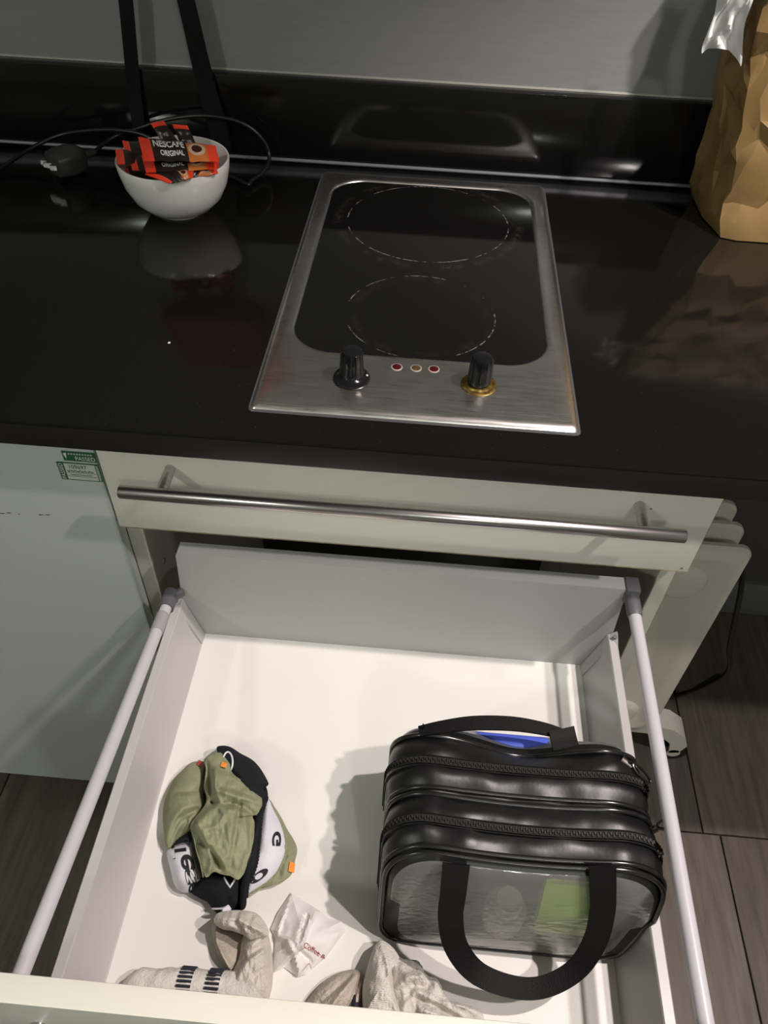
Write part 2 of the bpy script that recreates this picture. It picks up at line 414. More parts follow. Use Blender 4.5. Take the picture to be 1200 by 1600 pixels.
def bar_handle(parent, y, z, yb):
    V, Fc = [], []
    P = [(-.1235, y, z), (-.1225, y, z), (.3995, y, z), (.4005, y, z)]
    hb = mesh('handle_bar', *tube([Vector(p) for p in P], lambda t: .0058 if t in (0., 1.) else .0066, 24), HB, parent)
    for x in (-.0850, .3640):
        mesh('handle_post', *cyl((x, yb+.0002, z), (x, y+.004, z), .0052, 20), HB, parent)
bar_handle(df, -.0375, .8205, YD)
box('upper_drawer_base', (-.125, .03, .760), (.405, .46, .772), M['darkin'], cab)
for (x, y, z, r) in ((.376, YD-.0003, .8165, .0012), (.4300, YD-.0003, .7345, .0016)):
    mesh('chip', *cyl((x, y, z), (x, y+.0006, z), r, 10), M['creamedge'], df)
for xx, sy in ((-.1392, 1), (.4192, -1)):
    mesh('screw', *cyl((xx, .045, .62), (xx+.001*sy, .045, .62), .004, 10), M['midplastic'], cab)

ZF = .5625; YBK = -.014; YFR = -.4115
dr = box('drawer', (-.0845, YFR, ZF-.016), (.3635, YBK, ZF), M['drawerboard'], cab)
tag(dr, 'open lower drawer with pale base and metal sides')
# back panel: trapezoid of folded sheet metal
bp = [(-.0835, ZF), (.3630, ZF), (.3840, .630), (.3800, .7065), (.3790, .7085), (-.0935, .7085), (-.0955, .7050), (-.1005, .629)]
V = [Vector((x, YBK, z)) for x, z in bp] + [Vector((x, YBK+.016, z)) for x, z in bp]
n = len(bp); Fc = [tuple(range(n)), tuple(range(2*n-1, n-1, -1))] + [(i, (i+1) % n, n+(i+1) % n, n+i) for i in range(n)]
mesh('back_panel', V, Fc, M['greymetal'], dr, smooth=0)
# sides: folded profile swept in y
def side(sgn, xc):
    pr = [(0, ZF-.0), (.0015, ZF+.001), (.006, ZF+.016), (.0105, ZF+.034), (.0155, .6285), (.0165, .630), (.0245, .630), (.0258, .628), (.0258, ZF-.03), (.0, ZF-.03)]
    rings = []
    for y, cut in ((YFR, 0), (YBK-.034, 0), (YBK-.0005, .0)):
        rings.append([Vector((xc+sgn*x, y, z)) for x, z in pr])
    mesh('side_wall', *loft(rings, True, True, True), M['sidemetal'], dr, smooth=20)
    # end plate rising to the back panel with its rivet
    ep = [(-.0005, ZF+.001), (.017, .6305), (.0245, .6365), (.026, .634), (.026, ZF-.02)]
    Vv = [Vector((xc+sgn*x, YBK-.0012, z)) for x, z in ep]+[Vector((xc+sgn*x, YBK-.0152, z-.006 if z > .6 else z)) for x, z in ep]
    k = len(ep); Ff = [tuple(range(k)), tuple(range(2*k-1, k-1, -1))]+[(i, (i+1) % k, k+(i+1) % k, k+i) for i in range(k)]
    pl = mesh('corner_plate', Vv, Ff, M['greymetal'], dr, smooth=0)
    mesh('rivet', *cyl((xc+sgn*.0215, YBK-.008, .634), (xc+sgn*.0213, YBK-.0085, .6365), .0024, 12), M['darkplastic'], dr)
side(-1, -.0830); side(1, .3625)
# gallery rods
P0, P1 = Vector((-.1085, -.030, .6450)), Vector((-.1047, YFR, .7005))
dv = (P1-P0).normalized()
mesh('gallery_rod', *cyl(P0+dv*.045, P1, .0063, 20), M['rod'], dr)
mesh('rod_sleeve', *cyl(P0+dv*.022, P0+dv*.047, .0070, 20), M['midplastic'], dr)
mesh('rod_collar', *cyl(P0+dv*.010, P0+dv*.0225, .0062, 20), M['rod'], dr)
mesh('rod_bracket', *merge(cyl(P0-dv*.012, P0+dv*.012, .0085, 20), cyl(P0-dv*.004, P0-dv*.004+Vector((.010, .012, -.002)), .006, 12)), M['darkplastic'], dr)
Q0, Q1 = Vector((.3858, -.006, .7010)), Vector((.3845, YFR, .7005))
dq = (Q1-Q0).normalized()
mesh('gallery_rod', *cyl(Q0+dq*.036, Q1, .0063, 20), M['rod'], dr)
mesh('rod_sleeve', *tube([Q0+dq*k for k in (.004, .006, .034, .037)], lambda t: .0078 if .1 < t < .9 else .0066, 20), M['darkplastic'], dr)
box('rod_bracket', (.3785, YBK-.004, .690), (.3935, YBK+.016, .7115), M['darkplastic'], dr, bev=.002)
# front of the open drawer
ff = box('lower_drawer_front', (XL, -.4295, .470), (XR, YFR, .7250), M['cream'], dr, bev=.0012)
for x in (-.0930, .3720):
    mesh('handle_post', *cyl((x, -.4293, .664), (x, -.463, .664), .0052, 20), HB, dr)
mesh('handle_bar', *cyl((-.1235, -.465, .664), (.4005, -.465, .664), .0066, 24), HB, dr)

# ------------------------------------------------------------------ unit with the glass door, left
gd = empty('glass_door_cabinet', (-.46, .25, 0), 'cabinet with a pale green glossy glass door left of the drawers', 'cabinet')
box('body', (-.76, .018, .085), (-.160, .50, ZB), M['carcass'], gd, bev=.001, seg=1)
box('plinth', (-.76, .065, 0), (-.160, .08, .085), M['darkin'], gd)
dd = box('door', (-.759, YD, .086), (-.1568, YD+.0165, .866), M['glassdoor'], gd, bev=.0008, seg=1)
box('glass_rim', (-.759, YD-.0004, .0838), (-.1575, YD+.006, .0868), M['glassedge'], dd)
box('glass_rim', (-.1590, YD-.0004, .086), (-.1566, YD+.006, .866), M['glassedge'], dd)
def flat_text(name, s, x0, z0, x1, z1, y, m, parent, rot=0, bold=.0):
    V, Fc = text_mesh(s, 1, bold)
    if rot: V = [Vector((-v.y+1, v.x, 0)) for v in V] if rot > 0 else [Vector((v.y, 1-v.x, 0)) for v in V]
    return mesh(name, [Vector((x0+(x1-x0)*v.x, y, z0+(z1-z0)*v.y)) for v in V], Fc, m, parent, smooth=0, recalc=False)
st = box('sticker', (-.1885, YD-.0008, .8210), (-.1560, YD-.0004, .8335), M['stickgreen'], gd)
tag(st, 'green label reading PASSED in white')
flat_text('lettering', 'PASSED', -.1765, .8225, -.1572, .8275, YD-.0010, M['whiteink'], st)
for i in range(9):
    xx = -.1825+i*.0027; box('small_print', (xx, YD-.0010, .8295), (xx+.0016, YD-.0009, .8313), M['stickwhite'], st)
mesh('emblem', [(-.1875, YD-.001, .8305), (-.1840, YD-.001, .8318), (-.1855, YD-.001, .8235)], [(0, 1, 2)], M['whiteink'], st, smooth=0)
s2 = box('sticker', (-.1975, YD-.0008, .7950), (-.1560, YD-.0004, .8185), M['stickgreen'], gd)
tag(s2, 'white inspection label with green borders and handwriting')
box('paper_field', (-.1905, YD-.0010, .7962), (-.1600, YD-.0008, .8173), M['stickwhite'], s2)
flat_text('lettering', 'PASSED', -.1962, .7965, -.1920, .8170, YD-.0010, M['whiteink'], s2, rot=1)
flat_text('handwriting', '109697', -.1855, .8110, -.1685, .8160, YD-.0012, M['ink'], s2)
for (a, b, z) in ((-.1895, -.1610, .8055), (-.1895, -.1610, .8005)):
    box('ruled_line', (a, YD-.0012, z), (b, YD-.0011, z+.0004), M['scuff'], s2)
P = [Vector((-.1890+.0009*i, YD-.0012, .8078+.0011*math.sin(i*2.3)+.0006*math.sin(i*5.1))) for i in range(30)]
mesh('handwriting', *tube(P, .0003, 5), M['ink'], s2)
P = [Vector((-.1865+.0009*i, YD-.0012, .8030+.0009*math.sin(i*2.9)) ) for i in range(24)]
mesh('handwriting', *tube(P, .00022, 5), M['ink'], s2)
for i in range(14):
    z = .7965+i*.00148; box('small_print', (-.1592, YD-.0010, z), (-.1570, YD-.0009, z+.0008), M['stickwhite'], s2)
for (px, py, w_) in ((3, 802, 9), (14, 801, 6), (64, 804, 6), (75, 804, 6), (30, 803, 3)):
    c = aty(px, py, YD-.0002)
    mesh('scuff', [c+Vector((-.0004*w_, -.0003, -.0008)), c+Vector((.0004*w_, -.0003, -.0003)), c+Vector((.0003*w_, -.0003, .0007)), c+Vector((-.0003*w_, -.0003, .0004))], [(0, 1, 2, 3)], M['scuff'], gd, smooth=0, recalc=False)

# ------------------------------------------------------------------ hob
HX0, HX1, HY0, HY1 = 0, .2894, 0, .4949
hob = empty('hob', (.1447, .2475, ZC), 'stainless steel two-zone domino hob set into the worktop', 'hob')
def rrect(x0, x1, y0, y1, r, z, n=16):
    out = []
    for cx, cy, a0 in ((x1-r, y1-r, 0), (x0+r, y1-r, 90), (x0+r, y0+r, 180), (x1-r, y0+r, 270)):
        for k in range(n+1):
            a = math.radians(a0+90*k/n); out.append(Vector((cx+r*math.cos(a), cy+r*math.sin(a), z)))
    return out
GX0, GX1, GY0, GY1 = .0195, .2695, .0865, .4680
rings = [rrect(HX0-.0012, HX1+.0012, HY0-.0012, HY1+.0012, .005, ZC),
         rrect(HX0, HX1, HY0, HY1, .0045, ZC+.0022), rrect(HX0+.0025, HX1-.0025, HY0+.003, HY1-.0025, .004, ZC+.0044),
         rrect(HX0+.005, HX1-.005, HY0+.0065, HY1-.005, .004, ZC+.0052),
         rrect(GX0-.0065, GX1+.0065, GY0-.0065, GY1+.0065, .0485, ZC+.0072), rrect(GX0-.0018, GX1+.0018, GY0-.0018, GY1+.0018, .044, ZC+.0070),
         rrect(GX0, GX1, GY0, GY1, .042, ZC+.0058), rrect(GX0+.0008, GX1-.0008, GY0+.0008, GY1-.0008, .042, ZC+.0040)]
mesh('steel_frame', *loft(rings), M['hobsteel'], hob, smooth=35)
mesh('sealing_strip', *loft([rrect(HX0-.0028, HX1+.0028, HY0-.0028, HY1+.0028, .006, ZC), rrect(HX0-.0022, HX1+.0022, HY0-.0022, HY1+.0022, .006, ZC+.0010), rrect(HX0, HX1, HY0, HY1, .004, ZC+.0014)]), M['seal'], hob)
RINGS = [(.143, .3685, .0965, .0011, .5, .42), (.143, .3685, .108, .008, .035, .45), (.1430, .1640, .0765, .0010, .45, .44), (.1430, .1640, .0700, .008, .02, .45)]
V, Fc = loft([rrect(GX0+.0004, GX1-.0004, GY0+.0004, GY1-.0004, .042, ZC+.001), rrect(GX0+.0004, GX1-.0004, GY0+.0004, GY1-.0004, .042, ZC+.0052)], True, True, True)
mesh('ceramic_glass', V, Fc, ceramic(RINGS), hob, smooth=30)
def knob(x, y, skirt):
    k = mesh('control_knob', *lathe([(0, .0), (.0108, 0), (.0108, .003), (.0104, .004), (.0101, .014), (.0094, .0245), (.0088, .0262), (.0075, .0268), (0, .0268)], (x, y, ZC+.0110), 32), M['black'], hob, smooth=35)
    # grip flutes
    for a in range(0, 360, 30):
        c, s = math.cos(math.radians(a)), math.sin(math.radians(a))
        mesh('grip_rib', *tube([(x+c*.0102, y+s*.0102, ZC+.0155), (x+c*.0092, y+s*.0092, ZC+.036)], .0010, 6, up=Vector((0, 1, 0))), M['black'], k)
    if skirt:
        mesh('knob_skirt', *lathe([(0, 0), (.0168, 0), (.0172, .0014), (.0165, .0028), (.0125, .0042), (.0108, .0062), (0, .0062)], (x, y, ZC+.0058), 40), M['black'], k)
        mesh('index_dot', *lathe([(0, 0), (.0011, 0), (.0008, .0006), (0, .0006)], (x+.0140, y+.002, ZC+.0093), 10), M['whiteink'], k)
    else:
        s_ = mesh('brass_collar', *lathe([(0, 0), (.0165, 0), (.0168, .0012), (.0150, .0020), (.0128, .0016), (.0118, .0030), (.0088, .0034), (.0088, .0056), (0, .0056)], (x, y, ZC+.0058), 40), M['brass'], k)
    return k
tag(knob(.0850, .0475, True), 'black knob with its black skirt'); tag(knob(.2020, .0520, False), 'black knob standing on a bare brass collar')
for x, y, mm in ((.1253, .0690, 'redlens'), (.1433, .0695, 'amberlens'), (.1601, .0700, 'redlens')):
    i_ = mesh('indicator_lamp', *lathe([(0, 0), (.0046, 0), (.0044, .0010), (.0028, .0017), (0, .0020)], (x, y, ZC+.0064), 20), M[mm], hob)
    mesh('lamp_bezel', *lathe([(.0045, 0), (.0055, 0), (.0053, .0008), (.0046, .0010)], (x, y, ZC+.0064), 24), M['bezel'], i_)

# ------------------------------------------------------------------ bowl and sachets
BC = (-.158, .3675, ZC)
bowl = mesh('bowl', *lathe([(0, .0006), (.0250, .0006), (.0262, 0), (.0282, 0), (.0288, .0022), (.0400, .0072), (.0520, .0190), (.0600, .0350), (.0640, .0520), (.0650, .0620), (.0643, .0632), (.0628, .0628), (.0610, .0500), (.0570, .0340), (.0480, .0200), (.0330, .0110), (0, .0095)], BC, 72), M['white'])
tag(bowl, 'white ceramic bowl filled with red coffee sachets on the worktop', 'bowl')

def sachet_mat():
    m = bpy.data.materials.new('sachet_print'); m.use_nodes = True; nt = m.node_tree; b = nt.nodes['Principled BSDF']; L = nt.links.new
    uv = nt.nodes.new('ShaderNodeUVMap'); sp = nt.nodes.new('ShaderNodeSeparateXYZ'); L(uv.outputs[0], sp.inputs[0])
    cr_ = nt.nodes.new('ShaderNodeValToRGB'); cr_.color_ramp.interpolation = 'CONSTANT'; e = cr_.color_ramp.elements
    red = (.85, .06, .025, 1); dark = (.022, .014, .012, 1); tan = (.55, .17, .04, 1)
    e[0].position = 0; e[0].color = red; e[1].position = .14; e[1].color = dark
    for p, c in ((.60, tan), (.86, red)):
        x = e.new(p); x.color = c
    L(sp.outputs['X'], cr_.inputs[0])
    # the picture of a cup: dark ellipse with a pale rim
    def mth(op, a, b_=None):
        n = nt.nodes.new('ShaderNodeMath'); n.operation = op
        for k, v in enumerate((a, b_)):
            if v is None: continue
            if isinstance(v, (int, float)): n.inputs[k].default_value = v
            else: L(v, n.inputs[k])
        return n.outputs[0]
    dx = mth('MULTIPLY', mth('SUBTRACT', sp.outputs['X'], .73), 9.0); dy = mth('MULTIPLY', mth('SUBTRACT', sp.outputs['Y'], .5), 3.2)
    dd_ = mth('SQRT', mth('ADD', mth('MULTIPLY', dx, dx), mth('MULTIPLY', dy, dy)))
    inner = mth('LESS_THAN', dd_, .62); outer = mth('LESS_THAN', dd_, 1.0)
    m1 = nt.nodes.new('ShaderNodeMix'); m1.data_type = 'RGBA'; L(outer, m1.inputs['Factor']); L(cr_.outputs[0], m1.inputs['A']); m1.inputs['B'].default_value = (.60, .40, .27, 1)
    m2 = nt.nodes.new('ShaderNodeMix'); m2.data_type = 'RGBA'; L(inner, m2.inputs['Factor']); L(m1.outputs['Result'], m2.inputs['A']); m2.inputs['B'].default_value = (.05, .018, .01, 1)
    L(m2.outputs['Result'], b.inputs['Base Color']); b.inputs['Roughness'].default_value = .3
    return m
M['sachet'] = sachet_mat()
def sachet(px4, zs, label, bulge=.004, text=True):
    """px4: left-top, right-top, right-bottom, left-bottom pixel corners; zs: their heights"""
    A, B, C_, D = [at(p[0], p[1], z) for p, z in zip(px4, zs)]
    nrm = (B-A).cross(A-D)
    nrm.normalize()
    if nrm.z < 0: nrm = -nrm
    NU, NV = 24, 8; V = []; Fc = []; uvs = []
    sd = random.random()*50
    def surf(u, v, sgn):
        p = A.lerp(B, u).lerp(D.lerp(C_, u), 1-v)
        e = max(0, 1-(2*v-1)**2)**.7*min(1, max(0, (u-.06)/.12))*min(1, max(0, (.94-u)/.12))
        wr = .0007*noise.noise(Vector((u*9+sd, v*3, sgn)))+.0009*math.sin(u*22+sd)*(1-min(1, abs(u-.5)*2.4))
        crimp = .0005*math.sin(u*170) if (u < .07 or u > .93) else 0
        return p+nrm*(sgn*(bulge*e+.0003)+wr+crimp)
    for sgn in (1, -1):
        o_ = len(V)
        for i in range(NU+1):
            for j in range(NV+1):
                V.append(surf(i/NU, j/NV, sgn)); uvs.append((i/NU, j/NV))
        for i in range(NU):
            for j in range(NV):
                a = o_+i*(NV+1)+j; Fc.append((a, a+NV+1, a+NV+2, a+1) if sgn > 0 else (a, a+1, a+NV+2, a+NV+1))
    ob = mesh('coffee_sachet', V, Fc, M['sachet'], None, smooth=50, recalc=False)
    ul = ob.data.uv_layers.new(name='UVMap')
    for lp in ob.data.loops: ul.data[lp.index].uv = uvs[lp.vertex_index]
    tag(ob, label, 'sachet', 'coffee sachets heaped in the white bowl')
    if text:
        for s, u0, u1, v0, v1 in (('NESCAFÉ', .17, .57, .46, .88), ('ORIGINAL', .24, .55, .14, .34)):
            Vt, Ft = text_mesh(s, 1, .025)
            mesh('lettering', [surf(u0+(u1-u0)*v.x, v0+(v1-v0)*v.y, 1)+nrm*.0005 for v in Vt], Ft, M['whiteink'], ob, smooth=0, recalc=False)
    return ob
def zq(*pts): return [(170+x/4.444, 170+y/4.444) for x, y in pts]
sachet(zq((70, 400), (500, 340), (520, 470), (100, 520)), (.945, .950, .944, .940), 'coffee sachet lying lowest in the bowl, mostly covered', text=False)
sachet(zq((330, 330), (760, 330), (770, 470), (350, 480)), (.948, .952, .944, .944), 'coffee sachet lying under the front ones against the right rim', text=False)
sachet(zq((290, 100), (380, 85), (560, 330), (440, 350))[1:]+zq((290, 100), (380, 85), (560, 330), (440, 350))[:1], (.992, .962, .962, .992), 'coffee sachet leaning up at the back left of the bowl', text=False)
sachet(zq((440, 108), (545, 116), (650, 330), (540, 340))[1:]+zq((440, 108), (545, 116), (650, 330), (540, 340))[:1], (.985, .958, .958, .985), 'coffee sachet leaning up at the back right of the bowl', text=False)
sachet(zq((45, 285), (430, 260), (440, 370), (60, 388)), (.968, .966, .962, .966), 'coffee sachet poking furthest left over the bowl rim', text=False)
sachet(zq((93, 224), (420, 235), (430, 345), (120, 330)), (.972, .972, .968, .968), 'coffee sachet behind the left red tip, second from the left', text=False)
sachet(zq((130, 320), (480, 330), (490, 440), (165, 428)), (.967, .968, .964, .962), 'coffee sachet under the lettered ones at the left rim', text=False)
sachet(zq((560, 440), (745, 405), (760, 450), (400, 515)), (.966, .966, .963, .963), 'dark coffee sachet low against the right front rim', text=False)
sachet(zq((250, 455), (590, 425), (585, 480), (420, 518)), (.969, .970, .966, .966), 'coffee sachet lowest at the front rim with a red end', text=False)
sachet(zq((225, 322), (745, 350), (748, 420), (260, 446)), (.976, .974, .970, .972), 'coffee sachet just below the top one with tilted white lettering')
sachet(zq((204, 198), (742, 256), (770, 370), (245, 365)), (.992, .986, .980, .984), 'topmost coffee sachet with large white lettering and cup picture', bulge=.0045)

# ------------------------------------------------------------------ plug with cord
pg = empty('power_plug', at(108, 252, ZC), 'dark three-pin plug with a thin black cord left of the bowl', 'plug')
def plug_body():
    c = at(108, 250, ZC+.016); ux = (at(140, 240, ZC+.016)-c); ux.z = 0; ux.normalize(); uy = Vector((-ux.y, ux.x, 0))
    rings = []
    for u, wy, hz in ((-.024, .012, .010), (-.0225, .018, .0135), (-.012, .0215, .0155), (.004, .0215, .0155), (.015, .017, .0145), (.0205, .0085, .010), (.0215, .006, .007)):
        r = []
        for k in range(28):
            a = 2*math.pi*k/28; ca, sa = math.cos(a), math.sin(a)
            r.append(c+ux*u+uy*(wy*math.copysign(abs(ca)**.55, ca))+Vector((0, 0, hz*math.copysign(abs(sa)**.55, sa))))
        rings.append(r)
    mesh('plug_body', *loft(rings, True, True, True), M['plug'], pg, smooth=50)
    mesh('cord_boot', *tube([c+ux*(.020+.0035*k) for k in range(6)], lambda t: .0060-.0022*t, 14), M['plug'], pg)
    for dy, l in ((-.011, .014), (.011, .014), (0, .018)):
        e0 = c-ux*.0235+uy*dy; box('pin', e0-Vector((.0, .0018, .003)), e0+Vector((-l*ux.x if ux.x > 0 else l, .0018, .003)), M['steel'], pg)
    return c+ux*.036
ps = plug_body()
zc = ZC+.0032
def cpt(px, py, z):
    p = at(px, py, z)
    return p if p.y < .509 else aty(px, py, .509)
cp = [ps, cpt(175, 216, ZC+.016), cpt(215, 201, ZC+.016), cpt(262, 187, ZC+.012), cpt(320, 181, ZC+.010), cpt(375, 191, ZC+.010), cpt(408, 215, ZC+.014), cpt(421, 243, ZC+.010), cpt(412, 268, ZC+.004), cpt(392, 283, zc), Vector((-.090, .440, zc)), Vector((-.115, .460, zc)), Vector((-.165, .468, zc+.006)), cpt(236, 216, ZC+.036), cpt(190, 204, ZC+.040), cpt(140, 204, ZC+.034), cpt(95, 211, ZC+.024), cpt(50, 231, ZC+.012), cpt(0, 264, zc), cpt(-60, 300, zc)]
mesh('cord', *tube(curve_pts(cp, 160), .0026, 10), M['cord'], pg, smooth=80)

# ------------------------------------------------------------------ red bag hanging above, its straps in view
rb = empty('hanging_bag', (-.205, .53, 1.16), 'red bag on the wall above, two black straps dangling behind the bowl', 'bag')
box('bag_body', (-.290, .475, 1.195), (-.120, .540, 1.42), M['redbag'], rb, bev=.018, seg=4)
def ribbon(P, wv, th):
    P = [Vector(p) for p in P]; rings = []
    for i, p in enumerate(P):
        w_ = wv(i/(len(P)-1)) if callable(wv) else Vector(wv)
        t = (P[min(i+1, len(P)-1)]-P[max(i-1, 0)]).normalized(); nn = t.cross(w_).normalized()*th/2
        rings.append([p-w_+nn, p+w_+nn, p+w_-nn, p-w_-nn])
    return loft(rings, True, True, True)
s1 = curve_pts([(-.229, .520, 1.18), (-.2365, .5222, 1.08), (-.2455, .5222, .99), (-.2480, .518, .935), (-.249, .5185, .912)], 30)
mesh('strap', *ribbon(s1, (.0088, .0, .0008), .0016), M['webbing'], rb)
s2_ = curve_pts([(-.176, .520, 1.18), (-.1635, .5222, 1.084), (-.1530, .5222, 1.001), (-.1425, .5185, .945), (-.139, .518, .912)], 30)
mesh('strap', *ribbon(s2_, lambda t: Vector((.0090+.004*t, 0, .0012)), .0016), M['webbing'], rb)

# ------------------------------------------------------------------ kraft paper bag
pb = empty('paper_bag', (.60, .44, ZC), 'crumpled brown paper bag standing at the right end of the worktop', 'bag')
def crumple(p, amp):
    d, _ = noise.voronoi(p*17.0); a = (d[1]-d[0])
    d2, _ = noise.voronoi(p*41.0+Vector((5, 2, 9)))
    return amp*(a*1.25-.30+.40*(d2[1]-d2[0])+.9*noise.noise(p*6))
def paper_bag():
    rings = []; NZ = 17
    for k in range(NZ+1):
        t = k/NZ; z = ZC+.0008+.33*t
        x0 = .482-.030*t**.8+.010*math.sin(t*9)*t; x1 = .735+.010*t; y0 = .381+.030*t+.004*math.sin(t*14); y1 = .500-.02*t
        if k == 0: x0 += .004; y0 += .002
        cs = [(x0, y1), (x0-.006*t, (y0+y1)/2), (x0+.012, y0+.006), (x0+.030, y0), (x1, y0), (x1, y1)]
        ring = []
        n_each = (5, 5, 2, 12, 4, 5)
        for i in range(6):
            a, b = Vector((*cs[i], z)), Vector((*cs[(i+1) % 6], z))
            for j in range(n_each[i]):
                p = a.lerp(b, j/n_each[i])
                c = Vector(((x0+x1)/2, (y0+y1)/2, z)); dirn = (p-c); dirn.z = 0; dirn.normalize()
                am = .010*min(1, t*5+.15)
                jt = Vector((noise.noise(p*61), noise.noise(p*61+Vector((7, 1, 3))), noise.noise(p*57+Vector((1, 9, 4)))))
                jr = dirn*jt.dot(dirn); jt = (jt-jr)*1.55+jr*.55
                q = p+dirn*crumple(p, am*.9)+jt*(.0095*min(1, t*5))
                q.y = min(q.y, .5255)
                ring.append(q)
        rings.append(ring)
    V, Fc = loft(rings, True, True, False)
    T = []
    for f in Fc:
        if len(f) == 4: T += [(f[0], f[1], f[2]), (f[0], f[2], f[3])] if (f[0]*7 % 3) else [(f[0], f[1], f[3]), (f[1], f[2], f[3])]
        else: T.append(f)
    return V, T
o = mesh('paper_body', *paper_bag(), M['kraft'], pb, smooth=19)
def sheet(px, ys, NU, NV, fold):
    """bilinear sheet through 4 pixel corners at depths ys, with folds"""
    C4 = [aty(p[0], p[1], y) for p, y in zip(px, ys)]
    V = []; Fc = []
    for i in range(NU+1):
        for j in range(NV+1):
            u, v = i/NU, j/NV
            p = C4[0].lerp(C4[1], u).lerp(C4[3].lerp(C4[2], u), v)
            V.append(p+fold(u, v))
    for i in range(NU):
        for j in range(NV):
            a = i*(NV+1)+j; Fc.append((a, a+NV+1, a+NV+2, a+1))
    n_ = len(V); V += [v+Vector((.0003, .0009, .0003)) for v in V]
    Fc += [tuple(i+n_ for i in reversed(f)) for f in Fc]
    return V, Fc
def fold(u, v):
    return Vector((.004*math.sin(v*5+u*2), -.008*abs(math.sin(u*6.2+v*2.2))+.010*noise.noise(Vector((u*4, v*4, 2))), -.010*(u-.45)**2*v*4))
nk = mesh('paper_napkin', *sheet([(1122, -50), (1190, -55), (1158, 80), (1104, 68)], (.415, .385, .385, .405), 18, 18, fold), M['tissue'], None, smooth=30)
tag(nk, 'thin white paper sticking out beside the top of the brown bag', 'napkin')

# ------------------------------------------------------------------ radiator and its cable
rd = empty('oil_radiator', (.51, .30, 0), 'cream oil-filled radiator on casters right of the drawer unit', 'radiator')
RX0, RX1, RZ0, RZ1 = .446, .592, .125, .606
def fin_ring(inset, y, r):
    pts = []
    x0, x1, z0, z1 = RX0+inset, RX1-inset, RZ0+inset, RZ1-inset
    for cx, cz, a0 in ((x1-r, z1-r, 0), (x0+r, z1-r, 90), (x0+r, z0+r, 180), (x1-r, z0+r, 270)):
        for k in range(7):
            a = math.radians(a0+15*k); pts.append(Vector((cx+r*math.cos(a), y, cz+r*math.sin(a))))
    return pts
y0 = .150
prof = [(.004, .012, .016), (.0, .010, .018), (.0, .004, .018), (.003, .0, .018), (.014, -.0005, .02), (.017, -.003, .02), (.022, -.0035, .02), (.026, -.001, .02)]
fv = loft([fin_ring(i, d, r) for i, d, r in prof], True, True, True)
fme = None
for k in range(7):
    if fme is None:
        f_ = mesh('fin', [v+Vector((0, y0, 0)) for v in fv[0]], fv[1], M['radiator'], rd, smooth=35); fme = f_.data
    else:
        f_ = bpy.data.objects.new('fin', fme); COL.objects.link(f_); f_.parent = rd; f_.matrix_parent_inverse = rd.matrix_world.inverted(); f_.location = (0, k*.040, 0)
for zc_ in (.535, .195):
    def yl(prof): 
        rr = []
        for r, d in prof:
            rr.append([Vector((.519+r*math.cos(2*math.pi*j/28), y0-.0005+d, zc_+r*math.sin(2*math.pi*j/28))) for j in range(28)])
        return loft(rr, True, True, True)
    mesh('fin_boss', *yl([(.034, .002), (.032, -.003), (.026, -.008), (.022, -.0095), (.004, -.0095)]), M['radiator'], rd, smooth=40)
    mesh('header_tube', *cyl((.519, y0+.012, zc_), (.519, y0+.245, zc_), .017, 20), M['radiator'], rd)
ft = [(.455, .118), (.60, .118), (.640, .108), (.668, .085), (.680, .055), (.672, .030), (.655, .026), (.648, .060), (.625, .082), (.595, .090), (.455, .090)]
V = [Vector((x, y0+.02, z)) for x, z in ft]+[Vector((x, y0+.060, z)) for x, z in ft]; k = len(ft)
mesh('foot', V, [tuple(range(k)), tuple(range(2*k-1, k-1, -1))]+[(i, (i+1) % k, k+(i+1) % k, k+i) for i in range(k)], M['radiator'], rd, smooth=30)
for xx in (.664, .47):
    mesh('caster_wheel', *cyl((xx, y0+.022, .026), (xx, y0+.052, .026), .0255, 24), M['black'], rd)
    mesh('wheel_hub', *cyl((xx, y0+.020, .026), (xx, y0+.0225, .026), .012, 16), M['radiator'], rd)
cb = mesh('power_cable', *tube(curve_pts([(.585, .27, .58), aty(1158, 862, .24), aty(1161, 890, .23), aty(1157, 925, .22), aty(1149, 965, .22), aty(1140, 1010, .22), aty(1132, 1055, .23), (.70, .30, .012), (.80, .36, .005)], 60), .0042, 10), M['cord'], rd, smooth=80)

